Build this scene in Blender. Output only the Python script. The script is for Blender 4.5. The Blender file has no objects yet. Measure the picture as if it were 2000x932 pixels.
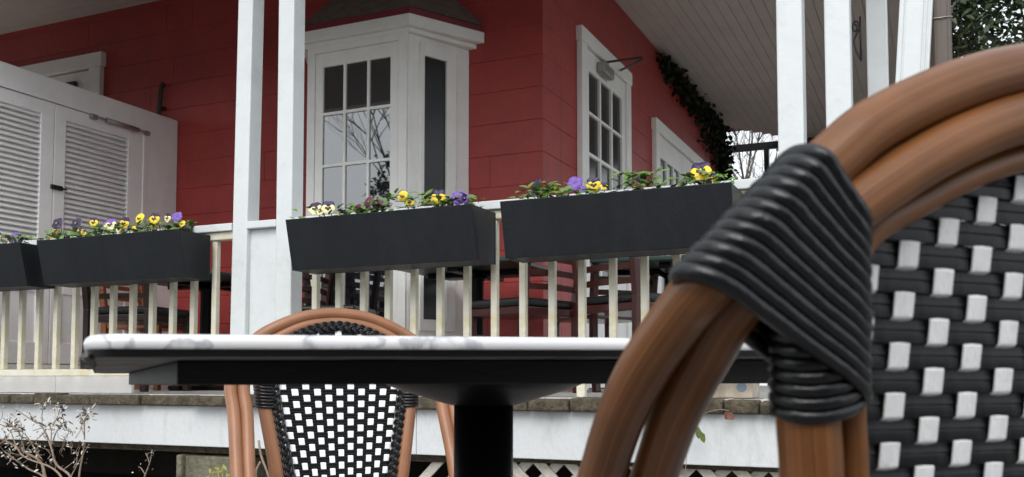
import bpy, bmesh, math, random
from mathutils import Vector, Matrix
random.seed(7)
R = math.radians
sc = bpy.context.scene
COL = sc.collection

# ------------------------------------------------------------------ camera / world / light
cam_d = bpy.data.cameras.new('camera'); cam = bpy.data.objects.new('camera', cam_d); COL.objects.link(cam)
cam.location = (0, 0, .70); cam.rotation_euler = (R(93.3), 0, R(24.3))
cam_d.sensor_fit = 'HORIZONTAL'; cam_d.sensor_width = 36; cam_d.lens = 36*1860/2000
cam_d.shift_y = 168/2000; cam_d.clip_start = .02; cam_d.clip_end = 500
cam_d.dof.use_dof = True; cam_d.dof.focus_distance = 2.5; cam_d.dof.aperture_fstop = 13
sc.camera = cam
sc.view_settings.view_transform = 'Standard'; sc.view_settings.look = 'None'
sc.view_settings.exposure = .84; sc.view_settings.gamma = 1
SUN_EL, SUN_AZ = 46, 284        # degrees; azimuth of the light's origin measured from +X towards +Y
w = bpy.data.worlds.new('World'); sc.world = w; w.use_nodes = True
nt = w.node_tree; bg = nt.nodes['Background']
sky = nt.nodes.new('ShaderNodeTexSky'); sky.sky_type = 'NISHITA'; sky.sun_disc = False
sky.sun_elevation = R(SUN_EL); sky.sun_rotation = R(90-SUN_AZ); sky.air_density = 1.0; sky.dust_density = 4; sky.ozone_density = 1
hs = nt.nodes.new('ShaderNodeHueSaturation'); hs.inputs['Saturation'].default_value = .25
mx = nt.nodes.new('ShaderNodeMixRGB'); mx.inputs['Fac'].default_value = .55; mx.inputs['Color2'].default_value = (9.6, 10.3, 10.9, 1)
nt.links.new(sky.outputs[0], hs.inputs['Color']); nt.links.new(hs.outputs[0], mx.inputs['Color1'])
nt.links.new(mx.outputs[0], bg.inputs['Color']); bg.inputs['Strength'].default_value = .10
sl = bpy.data.lights.new('sun', 'SUN'); sl.energy = .9; sl.angle = R(40); sl.color = (1, .97, .93)
so = bpy.data.objects.new('sun', sl); COL.objects.link(so)
d = Vector((math.cos(R(SUN_AZ))*math.cos(R(SUN_EL)), math.sin(R(SUN_AZ))*math.cos(R(SUN_EL)), math.sin(R(SUN_EL))))
so.rotation_euler = d.to_track_quat('Z', 'Y').to_euler(); so.location = d*20

# ------------------------------------------------------------------ materials
def mat(name, col, rough=.5, var=.12, scale=6, bump=0, bscale=60, spec=.5, ior=None, stretch=None, col2=None, c2lo=.45, c2hi=.62, c2scale=3,
        uv=False, metal=0, coat=0, trans=0):
    m = bpy.data.materials.new(name); m.use_nodes = True
    n = m.node_tree; L = n.links.new; p = n.nodes['Principled BSDF']
    p.inputs['Roughness'].default_value = rough; p.inputs['Specular IOR Level'].default_value = spec; p.inputs['Metallic'].default_value = metal
    if ior: p.inputs['IOR'].default_value = ior
    if coat: p.inputs['Coat Weight'].default_value = coat; p.inputs['Coat Roughness'].default_value = .15
    if trans:
        p.inputs['Subsurface Weight'].default_value = 0
    tc = n.nodes.new('ShaderNodeTexCoord'); mp = n.nodes.new('ShaderNodeMapping')
    L(tc.outputs['UV' if uv else 'Object'], mp.inputs['Vector'])
    if stretch: mp.inputs['Scale'].default_value = stretch
    nz = n.nodes.new('ShaderNodeTexNoise'); nz.inputs['Scale'].default_value = scale; nz.inputs['Detail'].default_value = 6; nz.inputs['Roughness'].default_value = .65
    L(mp.outputs[0], nz.inputs['Vector'])
    rp = n.nodes.new('ShaderNodeValToRGB'); rp.color_ramp.elements[0].position = .3; rp.color_ramp.elements[1].position = .72
    a = [max(0, c*(1-var)) for c in col]; b = [min(1, c*(1+var)) for c in col]
    rp.color_ramp.elements[0].color = (*a, 1); rp.color_ramp.elements[1].color = (*b, 1)
    L(nz.outputs['Fac'], rp.inputs['Fac']); out = rp.outputs['Color']
    if col2:
        n2 = n.nodes.new('ShaderNodeTexNoise'); n2.inputs['Scale'].default_value = c2scale; n2.inputs['Detail'].default_value = 8; n2.inputs['Roughness'].default_value = .7
        L(mp.outputs[0], n2.inputs['Vector'])
        r2 = n.nodes.new('ShaderNodeValToRGB'); r2.color_ramp.elements[0].position = c2lo; r2.color_ramp.elements[1].position = c2hi
        L(n2.outputs['Fac'], r2.inputs['Fac'])
        mm = n.nodes.new('ShaderNodeMixRGB'); mm.inputs['Color2'].default_value = (*col2, 1)
        L(r2.outputs['Color'], mm.inputs['Fac']); L(out, mm.inputs['Color1']); out = mm.outputs['Color']
    L(out, p.inputs['Base Color'])
    if bump:
        nb = n.nodes.new('ShaderNodeTexNoise'); nb.inputs['Scale'].default_value = bscale; nb.inputs['Detail'].default_value = 5
        L(mp.outputs[0], nb.inputs['Vector'])
        bp = n.nodes.new('ShaderNodeBump'); bp.inputs['Strength'].default_value = bump; bp.inputs['Distance'].default_value = .01
        L(nb.outputs['Fac'], bp.inputs['Height']); L(bp.outputs[0], p.inputs['Normal'])
    return m

M = {}
M['red'] = mat('red_wall_paint', (.365, .043, .037), .5, .12, 5, .25, 45, col2=(.31, .039, .035), c2scale=7)
M['red_trim'] = mat('red_trim_paint', (.20, .022, .03), .6, .1, 8)
M['white'] = mat('white_paint', (.63, .66, .665), .45, .04, 9, .12, 40, col2=(.50, .52, .515), c2lo=.52, c2hi=.82, c2scale=6)
M['cream'] = mat('aged_cream_paint', (.68, .66, .55), .5, .07, 10, .2, 60, col2=(.60, .51, .29), c2lo=.44, c2hi=.72, c2scale=14)
M['trim'] = mat('window_trim_paint', (.86, .85, .82), .5, .05, 8, .1, 40)
M['louvre'] = mat('cabinet_paint', (.86, .85, .845), .55, .05, 8, .1, 40)
M['beam'] = mat('weathered_white_board', (.61, .63, .64), .6, .05, 9, .22, 60, stretch=(1.5, 1, .6), col2=(.45, .46, .45), c2lo=.5, c2hi=.78, c2scale=9)
M['ceiling'] = mat('grey_ceiling_paint', (.53, .48, .44), .6, .08, 4, .1, 30)
M['box'] = mat('charcoal_planter', (.0080, .0100, .0130), .45, .2, 6, .15, 90, spec=.35, col2=(.0125, .0140, .0165), c2lo=.5, c2hi=.75, c2scale=5, stretch=(2.5, 2.5, .6))
M['soil'] = mat('potting_soil', (.03, .02, .014), .95, .4, 60, .8, 90)
M['stone'] = mat('mossy_coping_stone', (.095, .077, .050), .9, .4, 22, 1.0, 70, col2=(.045, .036, .021), c2lo=.42, c2hi=.6, c2scale=24)
M['deck'] = mat('deck_boards', (.58, .56, .53), .7, .2, 8, .3, 40, stretch=(1, 8, 1))
M['lattice'] = mat('weathered_lattice', (.56, .53, .47), .7, .15, 16, .4, 60, col2=(.33, .29, .22), c2lo=.5, c2hi=.75, c2scale=20)
M['concrete'] = mat('mossy_concrete', (.17, .155, .115), .9, .3, 14, .8, 50, col2=(.09, .085, .05), c2scale=10)
M['paving'] = mat('patio_paving', (.22, .21, .20), .85, .2, 5, .5, 30)
M['earth'] = mat('bare_earth', (.035, .03, .024), .95, .3, 4, .6, 20)
M['shingle'] = mat('brown_shingle', (.15, .12, .10), .8, .3, 14, .6, 40)
M['dark'] = mat('black_paint', (.0022, .0023, .003), .4, .2, 8, .05, 60, spec=.25)
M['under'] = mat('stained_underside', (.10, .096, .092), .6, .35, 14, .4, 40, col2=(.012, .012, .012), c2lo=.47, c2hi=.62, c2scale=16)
M['apron'] = mat('grey_black_steel', (.012, .012, .0125), .5, .25, 10, .1, 60, stretch=(1, 1, 4), spec=.3)
M['glass'] = mat('window_glass', (.008, .009, .011), .015, .1, 3, 0, ior=2.8)
M['glass_side'] = mat('dark_window_glass', (.012, .013, .014), .16, .1, 3, 0, ior=1.5)
M['chrome'] = mat('grey_metal', (.35, .34, .32), .4, .15, 20, metal=.6)
M['black_metal'] = mat('black_metal', (.012, .012, .013), .4, .2, 20)
M['brown_pipe'] = mat('brown_downspout_paint', (.095, .07, .055), .45, .1, 6)
M['mahog'] = mat('mahogany_wood', (.050, .012, .010), .3, .3, 10, .1, 50, stretch=(1, 1, .3), coat=.3)
M['honey'] = mat('honey_wood', (.20, .07, .03), .35, .3, 10, .1, 50, stretch=(1, 1, .3))
M['dkwood'] = mat('dark_stained_wood', (.022, .012, .010), .35, .3, 10, .1, 50)
M['cushion'] = mat('black_vinyl', (.012, .012, .014), .35, .2, 30, .2, 80)
M['green'] = mat('dark_green_tabletop', (.012, .040, .032), .4, .2, 6)
M['cord'] = mat('black_cord', (.0050, .0055, .007), .29, .25, 30, .15, 120, spec=.5)
M['weave_black'] = mat('black_weave', (.0020, .0022, .0028), .33, .25, 40, .03, 150, spec=.28)
M['weave_white'] = mat('white_weave', (.86, .865, .87), .45, .06, 50, .25, 140, stretch=(6, 6, .6))
M['leaf'] = mat('pansy_leaf', (.12, .235, .05), .5, .4, 30, col2=(.16, .23, .08), c2scale=20)
M['p_yellow'] = mat('yellow_petal', (.86, .60, .03), .5, .1, 60)
M['p_cream'] = mat('cream_petal', (.85, .78, .42), .5, .1, 60)
M['p_purple'] = mat('dark_purple_petal', (.022, .007, .055), .5, .3, 60)
M['p_violet'] = mat('violet_petal', (.15, .07, .36), .5, .25, 60)
M['p_maroon'] = mat('maroon_petal', (.09, .010, .03), .5, .3, 60)
M['p_dark'] = mat('petal_blotch', (.012, .006, .012), .6, .2, 60)
M['ivy'] = mat('ivy_leaf', (.010, .016, .006), .6, .4, 20, spec=.2)
M['evergreen'] = mat('evergreen_leaf', (.040, .062, .022), .45, .5, 5, col2=(.10, .125, .06), c2lo=.55, c2hi=.7, c2scale=8)
M['bark'] = mat('grey_bark', (.12, .095, .07), .9, .3, 20, .6, 60)
M['twig'] = mat('pale_dry_twig', (.27, .20, .15), .8, .3, 40, .4, 90)
M['dry'] = mat('dry_seed_head', (.55, .51, .45), .9, .5, 60)
M['drydk'] = mat('dark_dry_seed_head', (.07, .062, .055), .9, .5, 60)
M['weed'] = mat('yellow_green_weed', (.26, .24, .05), .7, .3, 40)
M['vine_leaf'] = mat('vine_leaf', (.10, .14, .03), .5, .3, 40)
M['dead_leaf'] = mat('dead_leaf', (.14, .05, .03), .7, .3, 40)

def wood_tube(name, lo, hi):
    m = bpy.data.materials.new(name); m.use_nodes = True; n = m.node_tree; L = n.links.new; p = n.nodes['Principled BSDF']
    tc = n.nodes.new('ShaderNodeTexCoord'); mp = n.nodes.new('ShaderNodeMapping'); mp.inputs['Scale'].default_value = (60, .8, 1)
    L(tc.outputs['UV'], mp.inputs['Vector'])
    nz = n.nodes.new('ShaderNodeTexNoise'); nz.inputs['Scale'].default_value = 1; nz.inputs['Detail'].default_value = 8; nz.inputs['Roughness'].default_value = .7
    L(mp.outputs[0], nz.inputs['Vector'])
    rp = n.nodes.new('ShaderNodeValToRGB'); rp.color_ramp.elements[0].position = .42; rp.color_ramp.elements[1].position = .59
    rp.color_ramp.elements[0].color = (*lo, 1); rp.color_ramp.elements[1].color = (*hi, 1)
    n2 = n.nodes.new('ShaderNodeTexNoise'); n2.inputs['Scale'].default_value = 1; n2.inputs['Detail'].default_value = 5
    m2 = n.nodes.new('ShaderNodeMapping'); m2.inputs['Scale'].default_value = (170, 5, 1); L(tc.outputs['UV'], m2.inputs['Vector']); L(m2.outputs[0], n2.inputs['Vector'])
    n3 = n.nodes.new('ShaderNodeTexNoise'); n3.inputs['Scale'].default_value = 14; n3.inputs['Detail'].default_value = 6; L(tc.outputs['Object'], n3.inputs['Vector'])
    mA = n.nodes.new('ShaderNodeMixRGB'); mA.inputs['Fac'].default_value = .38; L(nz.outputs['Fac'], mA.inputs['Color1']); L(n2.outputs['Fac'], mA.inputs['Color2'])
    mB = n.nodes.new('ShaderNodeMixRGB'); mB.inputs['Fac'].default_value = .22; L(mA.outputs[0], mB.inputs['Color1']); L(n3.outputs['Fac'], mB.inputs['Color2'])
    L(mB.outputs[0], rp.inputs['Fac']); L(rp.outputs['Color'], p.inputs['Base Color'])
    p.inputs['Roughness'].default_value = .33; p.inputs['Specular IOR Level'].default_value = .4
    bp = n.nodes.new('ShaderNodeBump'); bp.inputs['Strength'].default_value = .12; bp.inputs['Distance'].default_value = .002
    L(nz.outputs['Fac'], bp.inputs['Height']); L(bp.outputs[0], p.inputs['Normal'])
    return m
M['cane'] = wood_tube('brown_cane_shaded', (.100, .035, .0105), (.255, .100, .031))  # near chair: its shade is painted in as a darker tone of the cane
M['cane_lit'] = wood_tube('brown_cane_lit', (.22, .098, .049), (.34, .158, .083))  # far chair: same cane, brighter light painted in as a paler tone

def marble():
    m = bpy.data.materials.new('white_marble'); m.use_nodes = True; n = m.node_tree; L = n.links.new; p = n.nodes['Principled BSDF']
    tc = n.nodes.new('ShaderNodeTexCoord')
    nz = n.nodes.new('ShaderNodeTexNoise'); nz.inputs['Scale'].default_value = 5.5; nz.inputs['Detail'].default_value = 6; nz.inputs['Roughness'].default_value = .5; nz.inputs['Distortion'].default_value = .4
    mpp = n.nodes.new('ShaderNodeMapping'); mpp.inputs['Rotation'].default_value = (0, .6, .5); L(tc.outputs['Object'], mpp.inputs['Vector']); L(mpp.outputs[0], nz.inputs['Vector'])
    rp = n.nodes.new('ShaderNodeValToRGB'); e = rp.color_ramp.elements
    e[0].position = .480; e[0].color = (.74, .74, .75, 1); e[1].position = .506; e[1].color = (.72, .72, .74, 1)
    e2 = e.new(.49); e2.color = (.40, .40, .43, 1)
    L(nz.outputs['Fac'], rp.inputs['Fac']); L(rp.outputs['Color'], p.inputs['Base Color'])
    p.inputs['Roughness'].default_value = .2
    return m
M['marble'] = marble()

# ------------------------------------------------------------------ mesh builder
class MB:
    def __init__(s):
        s.v = []; s.f = []; s.sm = []; s.uv = []; s.mi = []; s.cur = 0
    def face(s, idx, smooth=False, uv=None):
        s.f.append(tuple(idx)); s.sm.append(smooth); s.uv.append(uv or [(0, 0)]*len(idx)); s.mi.append(s.cur)
    def add(s, pts):
        n = len(s.v); s.v += [tuple(p) for p in pts]; return n
    def poly(s, pts, smooth=False):
        n = s.add(pts); s.face(range(n, n+len(pts)), smooth)
    def hexa(s, p):          # 4 bottom corners (ccw) then 4 top corners
        n = s.add(p)
        for q in ((3, 2, 1, 0), (4, 5, 6, 7), (0, 1, 5, 4), (1, 2, 6, 5), (2, 3, 7, 6), (3, 0, 4, 7)):
            s.face([n+i for i in q])
    def box(s, x0, x1, y0, y1, z0, z1):
        s.hexa([(x0, y0, z0), (x1, y0, z0), (x1, y1, z0), (x0, y1, z0), (x0, y0, z1), (x1, y0, z1), (x1, y1, z1), (x0, y1, z1)])
    def obox(s, o, ux, uy, uz, a, b, c):   # box in a frame: o + ranges along ux, uy, uz
        o = Vector(o); P = []
        for k in c:
            for i, j in ((0, 0), (1, 0), (1, 1), (0, 1)):
                P.append(o+ux*a[i]+uy*b[j]+uz*k)
        s.hexa(P)
    def beam(s, a, b, w, h, up=(0, 0, 1)):
        a, b = Vector(a), Vector(b); d = (b-a).normalized(); r = d.cross(Vector(up))
        if r.length < 1e-4: r = d.cross(Vector((0, 1, 0)))
        r.normalize(); u = r.cross(d)
        s.hexa([a-r*w/2-u*h/2, a+r*w/2-u*h/2, b+r*w/2-u*h/2, b-r*w/2-u*h/2, a-r*w/2+u*h/2, a+r*w/2+u*h/2, b+r*w/2+u*h/2, b-r*w/2+u*h/2])
    def tube(s, pts, rad, seg=12, closed=False, cap=True):
        pts = [Vector(p) for p in pts]; N = len(pts)
        if not hasattr(rad, '__len__'): rad = [rad]*N
        T = []
        for i in range(N):
            if closed: t = pts[(i+1) % N]-pts[i-1]
            else: t = pts[min(i+1, N-1)]-pts[max(i-1, 0)]
            T.append(t.normalized())
        r = T[0].orthogonal().normalized(); rings = []; ln = 0
        for i in range(N):
            r = (r-T[i]*r.dot(T[i])).normalized(); b = T[i].cross(r)
            if i: ln += (pts[i]-pts[i-1]).length
            n = s.add([pts[i]+(r*math.cos(2*math.pi*k/seg)+b*math.sin(2*math.pi*k/seg))*rad[i] for k in range(seg)])
            rings.append((n, ln))
        for i in range(N if closed else N-1):
            (n0, l0), (n1, l1) = rings[i], rings[(i+1) % N]
            if closed and i == N-1: l1 = l0+(pts[0]-pts[-1]).length
            if closed and i == N-1:   # closest twist match
                k0 = min(range(seg), key=lambda k: (Vector(s.v[n1+k])-Vector(s.v[n0])).length)
            else: k0 = 0
            for k in range(seg):
                k1 = (k+1) % seg
                s.face([n0+k, n0+k1, n1+(k1+k0) % seg, n1+(k+k0) % seg], True, [(k/seg, l0), ((k+1)/seg, l0), ((k+1)/seg, l1), (k/seg, l1)])
        if cap and not closed:
            s.face([rings[0][0]+k for k in reversed(range(seg))]); s.face([rings[-1][0]+k for k in range(seg)])
    def lathe(s, c, prof, seg=40):      # prof: (radius, z) list, axis z through c
        rings = [s.add([(c[0]+r*math.cos(2*math.pi*k/seg), c[1]+r*math.sin(2*math.pi*k/seg), c[2]+z) for k in range(seg)]) for r, z in prof]
        for a, b in zip(rings, rings[1:]):
            for k in range(seg): s.face([a+k, a+(k+1) % seg, b+(k+1) % seg, b+k], True)
        s.face([rings[0]+k for k in reversed(range(seg))]); s.face([rings[-1]+k for k in range(seg)])
    def leaf(s, p, d, nrm, L, W, bend=.15):
        p, d = Vector(p), Vector(d).normalized(); nrm = Vector(nrm); nrm = (nrm-d*nrm.dot(d))
        if nrm.length < 1e-4: nrm = d.orthogonal()
        nrm.normalize(); sd = d.cross(nrm)
        A = [p, p+d*L*.35+sd*W*.5-nrm*L*bend*.2+nrm*W*.12, p+d*L*.35-nrm*L*bend*.2, p+d*L*.35-sd*W*.5-nrm*L*bend*.2+nrm*W*.12,
             p+d*L*.75+sd*W*.36-nrm*L*bend*.6+nrm*W*.08, p+d*L*.75-nrm*L*bend*.6, p+d*L*.75-sd*W*.36-nrm*L*bend*.6+nrm*W*.08, p+d*L-nrm*L*bend]
        n = s.add(A)
        for q in ((0, 1, 2), (0, 2, 3), (1, 4, 5, 2), (2, 5, 6, 3), (4, 7, 5), (5, 7, 6)): s.face([n+i for i in q], True)
    def build(s, name, mats, parent=None, bevel=0, world=True, seg=2, recalc=True):
        me = bpy.data.meshes.new(name)
        off = Vector((0, 0, 0))
        if parent is not None and world:
            r = parent
            while r.parent: r = r.parent
            off = Vector(r.location)
        me.from_pydata([tuple(Vector(v)-off) for v in s.v], [], s.f)
        ul = me.uv_layers.new(name='UVMap')
        k = 0
        for uvs in s.uv:
            for u in uvs:
                ul.data[k].uv = u; k += 1
        if not isinstance(mats, (list, tuple)): mats = [mats]
        for m in mats: me.materials.append(m)
        for p, sm, mi in zip(me.polygons, s.sm, s.mi): p.use_smooth = sm; p.material_index = mi
        if recalc:
            bm = bmesh.new(); bm.from_mesh(me); bmesh.ops.recalc_face_normals(bm, faces=bm.faces); bm.to_mesh(me); bm.free()
        me.update()
        o = bpy.data.objects.new(name, me); COL.objects.link(o)
        if parent is not None: o.parent = parent
        if bevel:
            b = o.modifiers.new('bevel', 'BEVEL'); b.width = bevel; b.segments = seg; b.limit_method = 'ANGLE'; b.angle_limit = R(40)
        return o

def tag(o, label=None, cat=None, group=None, kind=None):
    if label: o['label'] = label
    if cat: o['category'] = cat
    if group: o['group'] = group
    if kind: o['kind'] = kind
    return o
def thing(name, label, cat, loc=(0, 0, 0), rz=0, group=None):
    o = bpy.data.objects.new(name, None); COL.objects.link(o); o.empty_display_size = .1
    o.location = loc; o.rotation_euler = (0, 0, rz)
    return tag(o, label, cat, group)
def boxobj(name, m, parent, *b, bevel=.003, world=True):
    mb = MB(); mb.box(*b); return mb.build(name, m, parent, bevel, world)
def smooth(P, n=8, closed=False):          # centripetal Catmull-Rom through points
    P = [Vector(p) for p in P]; N = len(P); out = []
    for i in range(N if closed else N-1):
        p0 = P[i-1] if (closed or i > 0) else P[0]*2-P[1]
        p1 = P[i]; p2 = P[(i+1) % N]
        p3 = P[(i+2) % N] if (closed or i+2 < N) else P[-1]*2-P[-2]
        d1, d2, d3 = [max(1e-5, (u-v).length)**.5 for u, v in ((p1, p0), (p2, p1), (p3, p2))]
        m1 = (p2-p1)+(((p1-p0)/d1-(p2-p0)/(d1+d2))*d2); m2 = (p2-p1)+(((p3-p2)/d3-(p3-p1)/(d2+d3))*d2)
        for k in range(n):
            t = k/n
            out.append((2*p1-2*p2+m1+m2)*t**3+(-3*p1+3*p2-2*m1-m2)*t*t+m1*t+p1)
    if not closed: out.append(P[-1])
    return out
def interp(P, x):        # P: sorted (x, y)
    if x <= P[0][0]: return P[0][1]
    for (a, b), (c, d_) in zip(P, P[1:]):
        if x <= c: return b+(d_-b)*(x-a)/(c-a)
    return P[-1][1]
X, Y, Z = Vector((1, 0, 0)), Vector((0, 1, 0)), Vector((0, 0, 1))

# ------------------------------------------------------------------ ground
g = MB(); g.box(-60, 60, -60, 90, -.2, 0); tag(g.build('ground', M['earth']), kind='structure')
g = MB(); random.seed(3)
for i in range(-11, 12):
    for j in range(-9, 8):
        x0 = i*.45; y0 = j*.45-.3
        g.box(x0+.004, x0+.446, y0+.004, y0+.446, .0, .03+random.uniform(-.001, .001))
tag(g.build('patio', M['paving'], bevel=.004), kind='structure')

DZ = .632
# ------------------------------------------------------------------ house
AW, BW, CZ = -2.186, 5.30, 3.547
house = thing('house', 'red house with white trimmed windows and doors under a deep porch roof', 'house', (-5, 7.5, DZ))
wl = MB(); wl.box(-9, AW-.005, BW+.005, 10.4, .3, 3.9)
zs = [2.891, 2.696, 2.495, 2.292, 2.09, 1.894]
lines = sorted(zs+[1.894-.2*k for k in range(1, 7)]+[2.891+.2*k for k in range(1, 5)])
for a, b in zip(lines, lines[1:]):
    cuts = sorted(random.uniform(-8.5, AW-.12) for _ in range(4)); xs_ = [-9]+cuts+[AW]
    for p_, q_ in zip(xs_, xs_[1:]): wl.box(p_+(.0006 if p_ > -9 else 0), q_-(.0006 if q_ < AW else 0), BW+random.uniform(0, .0012), BW+.3, a+.0009, b-.0009)
    wl.box(-9, AW, BW+.3002, 10.41, a+.0009, b-.0009)
wall = wl.build('wall', M['red'], house, bevel=.0035)
# ceiling boards
cb = MB()
y = 2.9
while y < 5.3:
    cb.box(-9, AW-.002, y, y+.0825, CZ, CZ+.02); y += .085
x = AW
while x < .05:
    cb.box(x+.0012, x+.0838, 2.9, interp([(-2.19, 10.72), (-1.75, 11.3), (-1.2, 12.3), (.1, 12.3)], x), CZ, CZ+.02); x += .085
cb.box(-9.05, .055, 2.88, 5.36, CZ+.012, CZ+.05)
cb.hexa([(AW-.05, 5.36, CZ+.012), (.055, 5.36, CZ+.012), (.055, 12.3, CZ+.012), (AW-.05, 10.7, CZ+.012), (AW-.05, 5.36, CZ+.05), (.055, 5.36, CZ+.05), (.055, 12.3, CZ+.05), (AW-.05, 10.7, CZ+.05)])
hb = MB(); hb.box(-9, -.05, 3.355, 3.445, 2.88, CZ-.001); hb.build('porch_header', M['white'], house, bevel=.004)
cb.build('porch_ceiling', M['ceiling'], house, bevel=.003, seg=1)
rf = MB()
rf.hexa([(-9.3, 2.7, CZ+.052), (.06, 2.7, CZ+.052), (.06, 11.1, CZ+.052), (-9.3, 11.1, CZ+.052), (-7.5, 6, 5.6), (-3, 6, 5.6), (-3, 9, 5.6), (-7.5, 9, 5.6)])
rf.build('roof', M['shingle'], house)
fa = MB(); fa.box(-9.3, .06, 2.66, 2.70, CZ-.04, CZ+.17); fa.box(.0605, .08, 2.66, 12.0, CZ+.03, CZ+.17)
fa.build('fascia', M['white'], house, bevel=.004)

# bay window
c0 = Vector((-2.885, 4.88, 0)); c1 = Vector((-2.69, 5.30, 0)); l0 = Vector((-3.615, 4.88, 0)); l1 = Vector((-3.81, 5.30, 0))
bb = MB()
zb, zt = DZ, 2.84
P = [l0, c0, c1, l1]
bb.hexa([p+Z*zb for p in P]+[p+Z*zt for p in P])
bay = bb.build('bay_window', M['trim'], house, bevel=.006)
def ring(off, z0, z1, mb):
    q = [Vector((l1.x-off*1.8, 5.299, 0)), Vector((l0.x-off*.62, 4.88-off, 0)), Vector((c0.x+off*.62, 4.88-off, 0)), Vector((c1.x+off*1.8, 5.299, 0))]
    q = [q[1], q[2], q[3], q[0]]
    mb.hexa([p+Z*z0 for p in q]+[p+Z*z1 for p in q])
k = MB(); ring(.030, 2.785, 2.8145, k); ring(.06, 2.815, 2.886, k); k.build('cornice', M['trim'], bay, bevel=.005)
k = MB(); ring(.045, 2.8865, 2.930, k); k.build('fascia', M['red_trim'], bay)
k = MB()
q = [Vector((l0.x-.04, 4.83, 2.931)), Vector((c0.x+.04, 4.83, 2.931)), Vector((c1.x+.10, 5.298, 2.931)), Vector((l1.x-.10, 5.298, 2.931))]
k.hexa(q+[Vector((l0.x+.18, 5.20, 3.36)), Vector((c0.x-.18, 5.20, 3.36)), Vector((c0.x-.12, 5.298, 3.36)), Vector((l0.x+.12, 5.298, 3.36))])
k.build('roof', M['shingle'], bay)
# casing boards on the bay front, then sash with 3 x 5 panes
yF = 4.88
k = MB(); k.box(-3.612, -3.555, yF-.022, yF-.0005, .75, 2.80); k.box(-2.945, -2.888, yF-.022, yF-.0005, .75, 2.80); k.box(-3.555, -2.945, yF-.0222, yF-.0005, 2.745, 2.80)
k.box(-3.60, -2.90, yF-.05, yF-.0005, .90, .95)
k.build('casing', M['trim'], bay, bevel=.003)
cols = [(-3.496, -3.345), (-3.327, -3.172), (-3.154, -3.005)]
rows = [(2.364, 2.655), (2.036, 2.345), (1.710, 2.017), (1.384, 1.691), (1.065, 1.365)]
k = MB()
xs = [-3.552]+[v for c in cols for v in c]+[-2.948]
for i in range(0, 8, 2): k.box(xs[i], xs[i+1], yF-.016, yF-.0006, .951, 2.744)
for c in cols:
    zz = [.951]+[v for r in reversed(rows) for v in r]+[2.744]
    for i in range(0, len(zz), 2): k.box(c[0]-.001, c[1]+.001, yF-.0155, yF-.0007, zz[i], zz[i+1])
k.build('sash', M['trim'], bay, bevel=.003)
for c in cols:
    for r in rows:
        k = MB(); k.poly([(c[0], yF-.004, r[0]), (c[1], yF-.004, r[0]), (c[1], yF-.004, r[1]), (c[0], yF-.004, r[1])]); k.build('pane', M['glass'], bay)
# right-hand angled face: direction along the face and outward normal
def bay_side(o, dr, nr, cas, parent):
    L = .463
    k = MB()
    k.obox(o, dr, nr, Z, (.05, .40), (.0005, .012), (.93, .99))
    k.obox(o, dr, nr, Z, (.075, .104), (.0005, .022), (.99, 2.755)); k.obox(o, dr, nr, Z, (.272, .345), (.0005, .022), (.99, 2.755))
    k.obox(o, dr, nr, Z, (.104, .272), (.0005, .0218), (2.668, 2.7545)); k.obox(o, dr, nr, Z, (.104, .272), (.0005, .0218), (.9905, 1.06))
    k.build('casement_frame', M['trim'], parent, bevel=.003)
    k = MB(); k.poly([o+dr*a+nr*.004+Z*z for a, z in ((.104, 1.06), (.272, 1.06), (.272, 2.668), (.104, 2.668))]); k.build('pane', M['glass_side'], parent)
    for z in (1.3, 1.95, 2.42):
        k = MB(); k.tube([o+dr*.352+nr*.010+Z*z, o+dr*.352+nr*.010+Z*(z+.07)], .006, 8); k.build('hinge', M['trim'], parent)
dr = (c1-c0).normalized(); nr = Vector((dr.y, -dr.x, 0)); bay_side(c0, dr, nr, 0, bay)
dl = (l1-l0).normalized(); nl = Vector((-dl.y, dl.x, 0)); bay_side(l0, dl, nl, 0, bay)

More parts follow.
